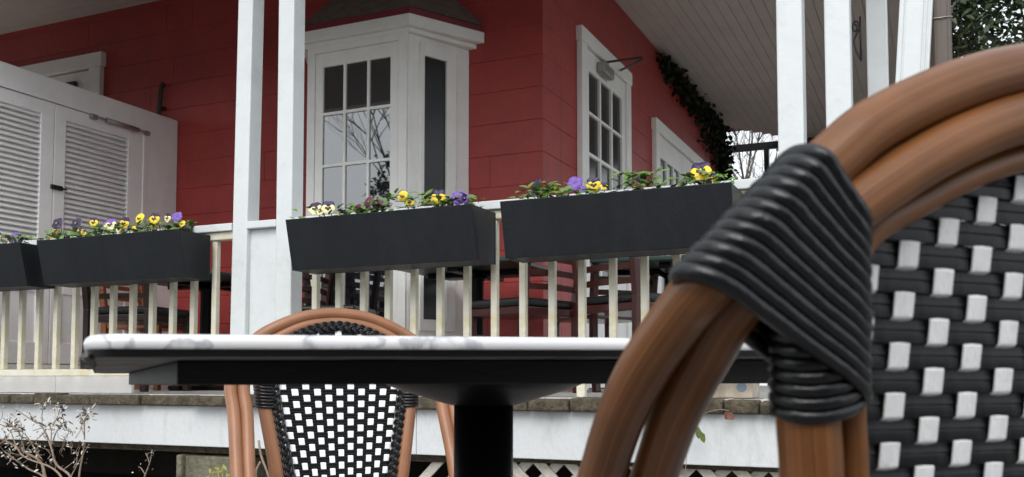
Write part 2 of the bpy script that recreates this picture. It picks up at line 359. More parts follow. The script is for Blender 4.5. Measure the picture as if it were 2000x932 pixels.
# side wall: glazed doors, built on the plane x = AW
def glazed_door(name, label, y0, y1, ztop, leaves, prow, pcols, cw=.10, closer=True):
    k = MB(); x = AW
    k.box(x+.0005, x+.045, y0, y0+cw, DZ, ztop-cw); k.box(x+.0005, x+.045, y1-cw, y1, DZ, ztop-cw); k.box(x+.0005, x+.05, y0-.015, y1+.015, ztop-cw, ztop)
    dd = k.build(name, M['trim'], house, bevel=.006); dd['label'] = label
    for (a, b) in leaves:
        k = MB(); n = pcols; m0, gap = .075, .03
        wv = (b-a-2*m0-(n-1)*gap)/n
        ys = [(a+m0+i*(wv+gap), a+m0+i*(wv+gap)+wv) for i in range(n)]
        yy = [a]+[v for q in ys for v in q]+[b]
        for i in range(0, len(yy), 2): k.box(x+.0006, x+.026, yy[i], yy[i+1], DZ+.01, ztop-cw-.008)
        zz = [DZ+.011]+[v for r in prow for v in r]+[ztop-cw-.009]
        for q in ys:
            for i in range(0, len(zz), 2): k.box(x+.0007, x+.0255, q[0]-.001, q[1]+.001, zz[i], zz[i+1])
        k.box(x+.026, x+.030, a+.10, b-.10, DZ+.2, prow[0][0]-.16)
        lf = k.build('door_leaf', M['trim'], dd, bevel=.003)
        for q in ys:
            for r in prow:
                p = MB(); p.poly([(x+.008, q[0], r[0]), (x+.008, q[1], r[0]), (x+.008, q[1], r[1]), (x+.008, q[0], r[1])]); p.build('pane', M['glass_side'], dd)
        kn = MB(); kn.tube([(x+.026, b-.045, 1.62), (x+.075, b-.045, 1.62)], .011, 10); kn.tube([(x+.075, b-.045, 1.62), (x+.075, b-.13, 1.62)], .010, 10)
        kn.build('handle', M['chrome'], dd)
    if closer:
        ym = leaves[0][0]*.62+leaves[0][1]*.38
        k = MB(); k.box(x+.031, x+.085, ym-.11, ym+.12, ztop-.22, ztop-.145); k.tube([(x+.058, ym+.02, ztop-.145), (x+.058, ym+.02, ztop-.115)], .018, 10)
        cl = k.build('door_closer', M['chrome'], dd, bevel=.01)
        k = MB(); k.beam((x+.058, ym+.02, ztop-.113), (x+.30, ym+.10, ztop-.088), .022, .010); k.beam((x+.30, ym+.10, ztop-.10), (x+.052, ym+.36, ztop-.07), .018, .010)
        k.build('closer_arm', M['black_metal'], dd)
    return dd
rowsA = [(1.42, 1.68), (1.70, 1.955), (1.975, 2.225), (2.25, 2.515), (2.535, 2.815)]
glazed_door('door', 'white glazed door nearer the house corner', 5.886, 6.986, 3.068, [(5.99, 6.88)], rowsA, 3)
glazed_door('french_door', 'white double glazed door farther along the side wall', 7.694, 9.53, 2.90, [(7.80, 8.605), (8.615, 9.42)], [(.95, 1.30), (1.33, 1.68), (1.71, 2.06), (2.09, 2.60)], 3, closer=False)
# door behind the cabinet on the front wall
k = MB(); k.box(-6.98, -6.86, BW-.045, BW-.0005, DZ, 3.11); k.box(-5.97, -5.85, BW-.045, BW-.0005, DZ, 3.11); k.box(-7.0, -5.83, BW-.052, BW-.0005, 3.11, 3.22)
bd = k.build('door', M['trim'], house, bevel=.005); bd['label'] = 'white door half hidden behind the louvred cabinet'
k = MB(); k.box(-6.855, -5.975, BW-.022, BW-.0006, DZ, 3.10); k.box(-6.75, -6.08, BW-.026, BW-.0222, 2.2, 2.95); k.build('door_leaf', M['trim'], bd, bevel=.004)
k = MB(); k.box(-6.20, -6.10, BW-.06, BW-.0265, 2.98, 3.02); k.build('door_closer', M['black_metal'], bd, bevel=.004)

# ------------------------------------------------------------------ thin conduit on the wall above the cabinet
k = MB(); k.tube(smooth([(-5.24, 5.245, 2.58), (-5.24, 5.262, 2.75), (-5.236, 5.268, 2.86), (-5.236, 5.28, 2.90)], 4), .017, 10)
k.box(-5.262, -5.212, 5.245, 5.2995, 2.70, 2.72); k.tube([(-5.236, 5.28, 2.885), (-5.236, 5.2995, 2.885)], .012, 8)
tag(k.build('wall_pipe', mat('dull_bronze_pipe', (.05, .035, .028), .55, .3, 40), bevel=.002), 'short dull brown pipe stub on the red wall above the louvred cabinet', 'pipe')

# ------------------------------------------------------------------ louvred cabinet
ca = -5.10
cab = thing('louvred_cabinet', 'tall white porch cabinet with two louvred doors against the red wall', 'cabinet', (-5.7, 4.4, DZ))
k = MB(); k.box(-6.30, ca-.03, 3.52, 5.298, DZ, 2.58)
k.box(ca-.0295, ca+.0055, 4.999, 5.297, DZ+.001, 2.5982); k.box(ca-.0295, ca, 3.52, 3.553, DZ+.001, 2.478); k.box(ca-.0295, ca+.006, 3.50, 4.9985, 2.4785, 2.598); k.box(ca-.0295, ca+.003, 3.53, 4.984, DZ+.0012, DZ+.16)
k.box(ca-.0005, ca+.014, 3.50, 4.998, 2.452, 2.4782); k.box(-6.3, ca+.0058, 3.505, 5.2972, 2.5985, 2.604)
k.box(ca-.001, ca+.012, 4.968, 4.998, DZ+.17, 2.4515)
k.build('carcass', M['louvre'], cab, bevel=.003)
def louvre_door(y0, y1, ly0, ly1):
    k = MB(); x = ca
    zb, zt = DZ+.165, 2.448; lz0, lz1 = 1.36, 2.362
    k.box(x-.028, x+.004, y0, ly0, zb, zt); k.box(x-.028, x+.004, ly1, y1, zb, zt)
    k.box(x-.028, x+.0038, ly0-.001, ly1+.001, lz1, zt-.0003); k.box(x-.028, x+.0038, ly0-.001, ly1+.001, 1.24, lz0); k.box(x-.028, x+.0038, ly0-.001, ly1+.001, zb+.0003, .93)
    k.box(x-.028, x-.006, ly0-.001, ly1+.001, .93, 1.24)
    dd = k.build('door', M['louvre'], cab, bevel=.003)
    k = MB(); z = lz0+.004
    while z < lz1-.01:
        k.hexa([(x-.024, ly0, z+.024), (x-.001, ly0, z), (x-.001, ly1, z), (x-.024, ly1, z+.024), (x-.022, ly0, z+.031), (x+.002, ly0, z+.007), (x+.002, ly1, z+.007), (x-.022, ly1, z+.031)])
        z += .0335
    k.build('louvre_panel', M['louvre'], dd)
    return dd
louvre_door(3.556, 4.235, 3.645, 4.138); rd = louvre_door(4.241, 4.966, 4.325, 4.838)
k = MB(); k.box(ca+.0045, ca+.020, 4.215, 4.30, 1.90, 1.928); k.tube([(ca+.014, 4.22, 1.914), (ca+.014, 4.335, 1.914)], .006, 8)
k.build('latch', M['black_metal'], cab, bevel=.003)
k = MB(); k.tube([(ca+.03, 4.62, 2.437), (ca+.03, 4.90, 2.437)], .016, 12); k.tube([(ca+.03, 4.53, 2.437), (ca+.03, 4.63, 2.437)], .006, 8); k.tube([(ca+.03, 4.90, 2.437), (ca+.03, 4.985, 2.437)], .007, 8)
k.box(ca+.0045, ca+.04, 4.50, 4.545, 2.42, 2.447); k.box(ca+.013, ca+.04, 4.965, 5.00, 2.42, 2.447)
k.build('door_closer', M['chrome'], rd)

# ------------------------------------------------------------------ porch deck
deck = thing('porch_deck', 'raised porch deck with mossy stone edge above a white beam and lattice', 'porch', (-3, 4.2, 0))
k = MB(); x = -9.
while x < .12:
    k.box(x, x+.088, 3.32, 5.299, DZ-.03, DZ); x += .092
x = AW
while x < .12:
    k.box(x+.002, x+.088, 5.30, 10.9, DZ-.03, DZ); x += .092
k.box(-9, .12, 3.36, 10.9, DZ-.12, DZ-.0305)
k.build('floor', M['deck'], deck)
k = MB(); x = -9; random.seed(11)
while x < .15:
    L = random.choice([.12, .16, .2, .22, .3]); e = random.uniform(-.010, .005); f = random.uniform(-.014, .010)
    t = random.uniform(-.003, .003)
    k.hexa([(x, 3.25+f, .583), (x+L-.005, 3.25+f+t, .583), (x+L-.005, 3.40, .583), (x, 3.40, .583), (x, 3.25+f, .632+e), (x+L-.005, 3.25+f+t, .632+e+t), (x+L-.005, 3.40, .634), (x, 3.40, .634)])
    x += L
k.build('coping', M['stone'], deck, bevel=.008, seg=3)
k = MB(); x0 = -9
for x1 in (-6.1, -3.9, -1.9, -.2, .14): k.box(x0, x1-.002, 3.29, 3.335, .404, .5825); x0 = x1
k.build('fascia_board', M['beam'], deck, bevel=.003)
k = MB(); k.box(-9, .14, 3.34, 3.38, .385, .4035); k.box(-9, -1.55, 3.345, 3.37, .372, .3848); k.build('joist', M['stone'], deck)
k = MB(); w_ = .019
for i in range(-2, 15):
    for s_ in (1, -1):
        xa = -1.55+i*.125
        a = Vector((xa, 3.352 if s_ > 0 else 3.362, .41)); b = a+Vector((s_*.40, 0, -.40))
        k.beam(a, b, .009, .036, up=(s_*.7, 0, .7))
k.build('lattice', M['lattice'], deck)
k = MB(); k.box(-1.60, -1.55, 3.33, 3.40, 0, .38); k.build('lattice_post', M['lattice'], deck)
k = MB(); k.box(-3.146, -3.115, 3.30, 3.45, 0, .363); k.box(-3.112, -2.78, 3.32, 3.62, 0, .360); k.build('pier', M['concrete'], deck, bevel=.008)
k = MB()
for px in (-6.5, -.9): k.box(px, px+.3, 3.9, 4.2, 0, .51)
k.build('pier', M['concrete'], deck, bevel=.008)
k = MB(); k.box(-9, .1, 5.3, 5.4, 0, .50); k.build('foundation', M['earth'], deck)
k = MB(); k.box(-6.2, -4.155, 3.50, 3.52, DZ+.0005, DZ+.12); k.box(-4.152, -3.63, 3.50, 3.5205, DZ+.0005, DZ+.118); k.build('kick_board', M['louvre'], deck, bevel=.003)

# ------------------------------------------------------------------ porch posts
def post(x0, y0, label, tilt=0, wdt=.087, group='square white porch posts', bead=False):
    t = thing('porch_post', label, 'post', (x0+wdt/2, y0+wdt/2, DZ), 0, group)
    k = MB(); h = (CZ if y0 > 4 else 2.882)-DZ; s_ = wdt/2; dx = tilt*h
    k.hexa([(-s_, -s_, 0), (s_, -s_, 0), (s_, s_, 0), (-s_, s_, 0), (dx-s_, -s_, h), (dx+s_, -s_, h), (dx+s_, s_, h), (dx-s_, s_, h)])
    if bead:
        for e in (-s_*.62, s_*.55, s_*.8):
            k.beam((e, -s_-.001, .01), (e+dx, -s_-.001, h-.01), .007, .008, up=(0, 1, 0))
    k.build('shaft', M['white'], t, bevel=.005, world=False)
    return t
post(-2.904, 3.357, 'left one of the two white posts that stand close together left of the bay window', .011, .083)
post(-2.653, 3.357, 'right one of two close white posts, at the left end of the bay flower box', -.002, .084)
post(-.502, 3.357, 'white square post just right of the right-hand flower box', 0)
post(-.342, 3.357, 'white square post, second to the right of the right-hand flower box', 0, .083)
post(-.267, 4.33, 'greyer white post standing farther back between the right-hand front posts', 0, .084)
post(-.194, 3.357, 'leaning beaded white post next to the brown downspout', .07, .101, bead=True)
# infill panel between the left pair
t = thing('infill_panel', 'white board panel with a cap between the two left porch posts', 'panel', (-2.76, 3.4, DZ))
k = MB(); k.box(-2.816, -2.655, 3.385, 3.41, DZ+.002, 1.370); k.build('board', M['white'], t, bevel=.002)
k = MB(); k.box(-2.816, -2.655, 3.356, 3.44, 1.371, 1.404); k.build('cap', M['white'], t, bevel=.004)

# ------------------------------------------------------------------ railings
def railing(x0, x1, bal, label):
    t = thing('porch_railing', label, 'railing', ((x0+x1)/2, 3.4, DZ), 0, 'white porch railings')
    k = MB(); k.box(x0, x1, 3.362, 3.448, 1.371, 1.405); k.build('top_rail', M['white'], t, bevel=.003)
    k = MB(); k.box(x0, x1, 3.378, 3.422, 1.334, 1.3705); k.box(x0, x1, 3.380, 3.420, .716, .750)
    k.build('bottom_rail', M['cream'], t, bevel=.004)
    b0 = None
    for i, x in enumerate(bal):
        if b0 is None:
            k = MB(); k.box(x-.0135, x+.0135, 3.386, 3.413, .7505, 1.3315); b0 = k.build('baluster', M['cream'], t, bevel=.003); bx = x
        else:
            c = b0.copy(); COL.objects.link(c); c.parent = t; c.location = (x-bx, random.uniform(-.002, .002), 0); c.rotation_euler = (0, 0, random.uniform(-.05, .05))
            c.location.x += 0
    return t
# rotations turn about the root, so keep the balusters unrotated
_r = random.uniform
def railing_fix(t):
    for c in t.children:
        if c.name.startswith('baluster'): c.rotation_euler = (0, 0, 0)
railing_fix(railing(-5.9, -2.9055, [-3.022-.1262*i for i in range(23)], 'white railing running left from the left post pair under two flower boxes'))
railing_fix(railing(-2.5685, -.5035, [-2.467+.1226*i for i in range(16)], 'white railing between the left post pair and the right posts'))
railing_fix(railing(-.258, -.195, [-.227], 'short bit of white railing between the right-hand posts'))
k = MB(); k.box(-1.262, -1.228, 3.385, 3.41, DZ+.001, .7155); tag(k.build('rail_block', M['cream'], bevel=.003), 'small pale block holding the bottom rail off the stone edge', 'block')

# ------------------------------------------------------------------ flower boxes
def flower_box(x0, x1, label):
    t = thing('flower_box', label, 'flower box', ((x0+x1)/2, 3.25, 1.145), 0, 'charcoal flower boxes hung on the railing')
    yb = 3.349; z0, z1 = 1.148, 1.353; yt, yo = 3.14, 3.19; th = .012
    k = MB()
    k.hexa([(x0, yo, z0), (x1, yo, z0), (x1, yo+th, z0), (x0, yo+th, z0), (x0, yt, z1), (x1, yt, z1), (x1, yt+th, z1), (x0, yt+th, z1)])
    k.box(x0, x1, yb-th, yb, z0, z1)
    for xe in (x0, x1-th):
        e = .0004
        k.hexa([(xe+e, yo+th, z0), (xe+th-e, yo+th, z0), (xe+th-e, yb-th, z0), (xe+e, yb-th, z0), (xe+e, yt+th, z1-e), (xe+th-e, yt+th, z1-e), (xe+th-e, yb-th, z1-e), (xe+e, yb-th, z1-e)])
    k.box(x0+th, x1-th, yo+th, yb-th, z0+.0005, z0+.014)
    k.build('trough', M['box'], t, bevel=.0025)
    k = MB(); n = 30
    for i in range(n):
        xa, xb = x0+th+(x1-x0-2*th)*i/n, x0+th+(x1-x0-2*th)*(i+1)/n
        h0, h1 = z1-.035+.008*math.sin(i*1.7), z1-.035+.008*math.sin((i+1)*1.7)
        k.poly([(xa, yt+.022, h0), (xb, yt+.022, h1), (xb, yb-th, h1), (xa, yb-th, h0)])
    k.build('soil', M['soil'], t)
    for xx in (x0+.14, x1-.14):
        k = MB(); k.box(xx, xx+.03, yb, yb+.0015, z0+.06, 1.4054)
        k.box(xx, xx+.03, yb, 3.45, 1.4055, 1.4085); k.build('hanger', M['black_metal'], t)
    return t
flower_box(-4.86, -3.992, 'charcoal flower box at the far left, cut by the picture edge')
flower_box(-3.878, -3.012, 'charcoal flower box in front of the louvred cabinet')
flower_box(-2.436, -1.581, 'charcoal flower box below the bay window')
flower_box(-1.468, -.622, 'charcoal flower box in front of the side doors, right of the others')

# ------------------------------------------------------------------ pansies
SCH = {'yp': ('p_purple', 'p_yellow'), 'yy': ('p_yellow', 'p_yellow'), 'vv': ('p_violet', 'p_violet'), 'dk': ('p_purple', 'p_purple'),
       'cp': ('p_purple', 'p_cream'), 'mm': ('p_maroon', 'p_maroon'), 'vc': ('p_violet', 'p_cream')}
def flower(t, pos, kind, rad, face):
    pos = Vector(pos); nz = Vector(face).normalized(); up = Vector((random.uniform(-.25, .25), 0, 1)); rx = up.cross(nz).normalized(); uy = nz.cross(rx)
    k = MB()
    def petal(ang, dist, r, zoff, mi, wide=1.0):
        k.cur = mi; c = math.cos(ang), math.sin(ang)
        rings = []
        cen = pos+(rx*c[0]+uy*c[1])*dist*rad+nz*(zoff+.10)*rad
        n0 = k.add([cen]); N = 12; ph = random.uniform(0, 6)
        for f, zz in ((.55, .06), (1.0, -.06)):
            pts = []
            for i in range(N):
                a = 2*math.pi*i/N
                lx, ly = math.cos(a)*r*f, math.sin(a)*r*f*wide
                wob = .05*math.sin(3*a+ph) if f == 1 else 0
                vx = c[0]*lx-c[1]*ly; vy = c[1]*lx+c[0]*ly
                pts.append(cen+(rx*vx+uy*vy)*rad*(1+wob)+nz*rad*(zz-.04+wob*.9))
            rings.append(k.add(pts))
        for i in range(N):
            j = (i+1) % N
            k.face([n0, rings[0]+i, rings[0]+j], True); k.face([rings[0]+i, rings[1]+i, rings[1]+j, rings[0]+j], True)
    petal(R(125), .50, .52, -.10, 0, 1.05); petal(R(55), .50, .52, -.08, 0, 1.05)
    petal(R(192), .46, .46, .0, 1); petal(R(-12), .46, .46, .02, 1); petal(R(270), .46, .50, .06, 1, 1.2)
    if kind not in ('vv', 'dk', 'mm') or random.random() < .5:
        k.cur = 2
        for a, L in ((R(200), .42), (R(-20), .42), (R(270), .46)):
            dv = rx*math.cos(a)+uy*math.sin(a); sv = nz.cross(dv)
            k.poly([pos+nz*.21*rad, pos+dv*L*.75*rad+sv*.20*rad+nz*.21*rad, pos+dv*L*rad+nz*.22*rad, pos+dv*L*.75*rad-sv*.20*rad+nz*.21*rad])
        k.cur = 3
        k.poly([pos+(rx*math.cos(q)+uy*math.sin(q))*.09*rad+nz*.25*rad for q in [i*math.pi/3 for i in range(6)]])
    u, l = SCH[kind]
    k.build('flower', [M[u], M[l], M['p_dark'], M['p_yellow']], t, recalc=False)
    return pos
BOXES = [(-4.86, -3.992), (-3.878, -3.012), (-2.436, -1.581), (-1.468, -.622)]
def pansy(x, label, fl, nleaf=16, spread=.07, seed=0, tall=.05):
    random.seed(seed+int(abs(x)*1000))
    t = thing('pansy_plant', label, 'pansy', (x, 3.25, 1.32), 0, 'pansies in the flower boxes')
    k = MB(); st = MB()
    for i in range(int(nleaf*2.6)):
        px = x+random.gauss(0, spread*.68); py = 3.23+random.uniform(-.07, .06); pz = 1.350+random.uniform(0, tall*.95)
        bx = min(BOXES, key=lambda q: abs(x-(q[0]+q[1])/2)); px = max(bx[0]+.03, min(bx[1]-.03, px))
        a = random.uniform(0, 2*math.pi); dv = Vector((math.cos(a), math.sin(a)*.8-.35, random.uniform(.1, .9)))
        k.leaf((px, py, pz), dv, (0, -.5, 1), random.uniform(.030, .052), random.uniform(.018, .030), random.uniform(.1, .5))
    k.build('foliage', M['leaf'], t, recalc=False)
    big = [q for q in fl if q[3] > .024]
    for q in list(big)[:2]:
        fl = fl+[(q[0]+random.choice((-1, 1))*random.uniform(.035, .055), 1.372+random.uniform(0, .022), q[2], random.uniform(.014, .021))]
    fl = [(max(min(BOXES, key=lambda b: abs(x-(b[0]+b[1])/2))[0]+.03, min(min(BOXES, key=lambda b: abs(x-(b[0]+b[1])/2))[1]-.03, q[0])),)+q[1:] for q in fl]
    for (fx, fz, kind, r) in fl:
        fy = 3.20+random.uniform(-.015, .03)
        flower(t, (fx, fy, fz), kind, r*.95, (random.uniform(-.1, .45), -1, random.uniform(.0, .45)))
        st.tube([(fx*.6+x*.4, 3.25, 1.33), (fx, fy+.02, fz)], .0022, 6)
    st.build('stem', M['leaf'], t)
r = .029
pansy(-4.19, 'yellow and violet pansy in the box cut by the left picture edge', [(-4.215, 1.401, 'yp', .027), (-4.10, 1.395, 'vv', .028)], 12)
pansy(-3.98+.02-.10, 'low dark pansy at the right end of the leftmost box', [(-4.05, 1.372, 'dk', .022)], 6, .04)
pansy(-3.84, 'dark purple and yellow pansy at the left end of the box by the cabinet', [(-3.861, 1.412, 'yp', .028), (-3.815, 1.438, 'dk', .034)], 16)
pansy(-3.68, 'dark purple pansy with one small yellow bloom, second from the left in its box', [(-3.70, 1.432, 'dk', .033), (-3.665, 1.398, 'yp', .019)], 16)
pansy(-3.53, 'yellow pansy beside a violet one with a cream lip, in the box by the cabinet', [(-3.576, 1.430, 'yp', .027), (-3.485, 1.414, 'vc', .034)], 16)
pansy(-3.385, 'yellow faced pansy with one tall dark purple top petal', [(-3.393, 1.415, 'yp', .033)], 14)
pansy(-3.23, 'pair of bright yellow pansy blooms over green leaves near the cabinet side panel', [(-3.277, 1.424, 'yy', .027), (-3.188, 1.418, 'yp', .031)], 18)
pansy(-3.08, 'violet, cream and yellow pansy at the right end of the box by the cabinet', [(-3.122, 1.418, 'cp', .024), (-3.062, 1.416, 'vv', .028), (-3.04, 1.386, 'yy', .018)], 14)
pansy(-2.31, 'cream and dark purple pansy with two big blooms beside the white post', [(-2.352, 1.407, 'cp', .034), (-2.262, 1.398, 'cp', .033)], 10)
pansy(-2.13, 'leafy pansy without large blooms in the box under the bay window', [(-2.15, 1.385, 'yy', .012)], 24, .06)
pansy(-2.04, 'maroon pansy in the middle of the box under the bay window', [(-2.068, 1.406, 'mm', .026), (-2.03, 1.395, 'mm', .024)], 14, .05)
pansy(-1.89, 'yellow pansy among tall pale leaves under the bay window', [(-1.918, 1.420, 'yy', .024), (-1.876, 1.390, 'yp', .021)], 26, .08, tall=.08)
pansy(-1.745, 'big dark purple and yellow pansy beside the drooping violet one under the bay window', [(-1.80, 1.396, 'yp', .019), (-1.757, 1.405, 'yp', .033)], 16)
pansy(-1.65, 'drooping violet pansy at the right end of the box under the bay window', [(-1.672, 1.392, 'vv', .034), (-1.64, 1.386, 'vv', .024)], 10, .05)
pansy(-1.32, 'leafy pansy with small purple bud, leftmost in the box farthest right', [(-1.35, 1.425, 'dk', .019), (-1.27, 1.39, 'yy', .013), (-1.36, 1.39, 'vv', .014)], 30, .075, tall=.07)
pansy(-1.165, 'violet and yellow pansy in front of the side door nearer the corner', [(-1.205, 1.413, 'vv', .033), (-1.13, 1.402, 'yp', .031)], 14)
pansy(-.96, 'leafy pansy with one half open purple bud between the two side doors', [(-.955, 1.412, 'dk', .022)], 30, .085, tall=.085)
pansy(-.73, 'tall yellow and purple pansy bloom at the right end of the right-hand box', [(-.737, 1.412, 'yp', .043)], 20, .08)

# ------------------------------------------------------------------ porch furniture
def ladder_chair(x, y, face_deg, label, wood='mahog', group='ladder-back chairs on the porch'):
    # chair faces local +Y; back at local y = -.20
    t = thing('ladder_back_chair', label, 'chair', (x, y, DZ), R(face_deg-90), group)
    m = M[wood]
    for s_ in (-1, 1):
        k = MB(); P = [(s_*.195, -.22, 0), (s_*.195, -.195, .25), (s_*.195, -.195, .46), (s_*.200, -.215, .63), (s_*.20, -.25, .82)]
        for a, b in zip(P, P[1:]): k.beam(a, b, .034, .038, up=(0, 1, 0))
        k.build('rear_post', m, t, bevel=.004, world=False)
        k = MB(); k.beam((s_*.19, .19, 0), (s_*.185, .185, .43), .036, .036, up=(0, 1, 0)); k.build('leg', m, t, bevel=.004, world=False)
    for z, h, yy in ((.515, .028, -.203), (.585, .028, -.211), (.655, .028, -.220), (.715, .028, -.230)):
        k = MB(); n = 8
        for i in range(n):
            xa, xb = -.182+.364*i/n, -.182+.364*(i+1)/n
            ca_, cb_ = -.03*(1-(xa/.182)**2), -.03*(1-(xb/.182)**2)
            k.hexa([(xa, yy+ca_, z), (xb, yy+cb_, z), (xb, yy+cb_+.014, z), (xa, yy+ca_+.014, z), (xa, yy+ca_-.006, z+h), (xb, yy+cb_-.006, z+h), (xb, yy+cb_+.008, z+h), (xa, yy+ca_+.008, z+h)])
        k.build('slat', m, t, world=False)
    k = MB(); n = 10
    for i in range(n):
        xa, xb = -.20+.40*i/n, -.20+.40*(i+1)/n
        ca_, cb_ = -.03*(1-(xa/.2)**2), -.03*(1-(xb/.2)**2)
        k.hexa([(xa, -.240+ca_, .762), (xb, -.240+cb_, .762), (xb, -.222+cb_, .762), (xa, -.222+ca_, .762), (xa, -.26+ca_, .835), (xb, -.26+cb_, .835), (xb, -.242+cb_, .835), (xa, -.242+ca_, .835)])
    k.build('top_rail', m, t, world=False)
    k = MB(); k.box(-.20, .20, -.19, .205, .39, .43); k.build('seat_frame', m, t, bevel=.006, world=False)
    k = MB(); k.box(-.205, .205, -.185, .215, .4305, .475); k.build('seat', M['cushion'], t, bevel=.018, world=False, seg=3)
    for z in (.16, .26):
        k = MB()
        for s_ in (-1, 1): k.beam((s_*.19, -.20, z), (s_*.187, .187, z), .022, .022)
        k.beam((-.187, .187, z+.03), (.187, .187, z+.03), .022, .022)
        k.build('stretcher', m, t, world=False)
    return t
def cafe_table(x, y, rz, label, s_=.375):
    t = thing('porch_table', label, 'table', (x, y, DZ), R(rz), 'green-topped tables on the porch')
    k = MB(); k.box(-s_, s_, -s_, s_, .665, .69); k.build('tabletop', M['green'], t, bevel=.006, world=False)
    k = MB(); k.box(-s_+.08, s_-.08, -.03, .03, .635, .6645); k.box(-.031, .031, -s_+.08, s_-.08, .636, .6643); k.build('bracket', M['dark'], t, bevel=.004, world=False)
    k = MB(); k.lathe((0, 0, 0), [(.05, .02), (.038, .05), (.038, .61), (.07, .634)], 20); k.build('pedestal', M['dark'], t, world=False)
    k = MB(); k.box(-.27, .27, -.04, .04, .001, .03); k.box(-.041, .041, -.27, .27, .0012, .029); k.build('base', M['dark'], t, bevel=.008, world=False)
    return t
cafe_table(-2.345, 4.72, 0, 'green-topped table with a black pedestal beside the bay window')
cafe_table(-4.16, 4.60, 0, 'green-topped table on a black pedestal nearest the louvred cabinet')
cafe_table(-1.32, 5.02, 8, 'green-topped table in front of the side doors, beside the house corner')
ladder_chair(-1.98, 4.52, 160, 'mahogany chair tucked up to the table by the bay window, seen side on')
ladder_chair(-1.72, 5.02, 145, 'mahogany chair behind the side-on chair, nearer the red corner')
ladder_chair(-1.36, 4.50, 62, 'mahogany ladder-back chair with its back to the railing, in front of the white side door')
ladder_chair(-3.17, 4.50, 15, 'dark ladder-back chair in front of the big bay window panes', 'dkwood')
ladder_chair(-4.70, 4.68, 10, 'honey brown chair between the cabinet and the left table', 'honey')
ladder_chair(-4.20, 4.10, 100, 'dark ladder-back chair in front of the left table with its back to the railing', 'dkwood')
ladder_chair(-3.62, 4.62, 190, 'mahogany chair behind the left post pair facing the left table')
# pale marbled box on the deck edge
t = thing('storage_box', 'pale marbled low box standing on the deck edge behind the near chair', 'box', (-.72, 3.55, DZ))
k = MB(); k.box(-.84, -.622, 3.47, 3.62, DZ+.001, DZ+.085); k.build('body', mat('marbled_card', (.50, .42, .33), .6, .25, 14, .1, 40, col2=(.66, .58, .49), c2scale=18), t, bevel=.004)
k = MB(); k.box(-.845, -.617, 3.465, 3.625, DZ+.0855, DZ+.098); k.build('lid', mat('pale_card', (.5, .45, .38), .6), t, bevel=.003)
k = MB(); k.lathe((0, 0, 0), [(.018, 0), (.018, .0015)], 20)
k.v = [(-.66+v[0], 3.4695-v[2]-.0003, DZ+.04+v[1]) for v in k.v]; k.build('sticker', mat('blue_sticker', (.22, .30, .38), .5), t)

# ------------------------------------------------------------------ black frame at the far end, ivy, downspout
fr = thing('screen_frame', 'black screen frame open to the sky at the far end of the porch', 'frame', (-1.2, 11.38, DZ))
k = MB(); k.box(-2.45, -.1, 11.35, 11.41, 3.42, 3.50); k.build('top_bar', M['black_metal'], fr)
for xx in (-1.86, -.25, -2.42):
    k = MB(); k.box(xx, xx+.055, 11.35, 11.41, DZ-.63, 3.419); k.build('upright', M['black_metal'], fr)
k = MB(); k.box(-2.45, -.1, 11.352, 11.408, 1.35, 1.41); k.build('rail', M['black_metal'], fr)
k = MB(); random.seed(5); st = MB()
path = smooth([(-2.14, 8.0, 3.50), (-2.13, 8.8, 3.49), (-2.12, 9.6, 3.47), (-2.12, 10.1, 3.42), (-2.13, 10.35, 3.2), (-2.15, 10.42, 2.7), (-2.16, 10.45, 2.1), (-2.16, 10.45, 1.5), (-2.16, 10.45, .7)], 8)
st.tube(path, .014, 6)
N = len(path)
for i in range(3000):
    f = random.random(); j = int(f*(N-1)); p = path[j]; wgt = .04+.20*min(1, f*2.2) if f < .5 else .17
    q = p+Vector((abs(random.gauss(0, .035+.03*f if f < .4 else .05))-.03, random.gauss(0, .10), -abs(random.gauss(0, .05+.20*min(1, f*2.2) if f < .5 else .2))))
    q.z = min(q.z, CZ-.03)
    if q.x < AW+.02 and q.y < 10.42: q.x = AW+.03
    k.leaf(q, (random.uniform(-1, 1), random.uniform(-1, 1), random.uniform(-1, .3)), (random.uniform(-1, 1), -1, random.uniform(-.3, 1)), random.uniform(.035, .07), random.uniform(.03, .055))
iv = thing('ivy', 'dark ivy climbing the end of the side wall and along the porch ceiling', 'ivy', (-2.14, 10.6, DZ))
st.build('stem', M['bark'], iv); k.build('foliage', M['ivy'], iv, recalc=False)
k = MB(); sp_ = []
for i in range(26):
    a = i/25*2*math.pi*1.35; rr = .030*(1-i/34); sp_.append((-.312+rr*.55*math.cos(a), 4.36, 2.245+rr*math.sin(a)))
k.tube(sp_, .0045, 7); k.tube(smooth([(-.297, 4.36, 2.235), (-.318, 4.36, 2.19), (-.312, 4.36, 2.14), (-.295, 4.36, 2.10)], 6), .0045, 7)
k.tube([(-.293, 4.36, 2.29), (-.293, 4.36, 2.09)], .004, 7)
tag(k.build('scroll_bracket', M['black_metal']), 'small black scrolled iron bracket on the rear white post', 'bracket')
t = thing('downspout', 'brown ribbed downspout beside the leaning white post', 'downspout', (.012, 3.5, 0))
k = MB(); n = 28; prof = []
for i in range(n):
    a = 2*math.pi*i/n; rr = .041+(.003 if i % 4 < 2 else 0); prof.append((.012+rr*math.cos(a), 3.5+rr*.8*math.sin(a)))
nb = k.add([(a, b, .05) for a, b in prof]); ntp = k.add([(a, b, CZ+.02) for a, b in prof])
for i in range(n): k.face([nb+i, nb+(i+1) % n, ntp+(i+1) % n, ntp+i], False)
k.build('pipe', M['brown_pipe'], t)
k = MB()
for z in (1.93, .9): k.tube([(.012+.046*math.cos(2*math.pi*i/20), 3.5+.039*math.sin(2*math.pi*i/20), z+.012*math.sin(i*2*math.pi/20)) for i in range(20)], .0022, 6, closed=True)
k.build('strap', M['chrome'], t)

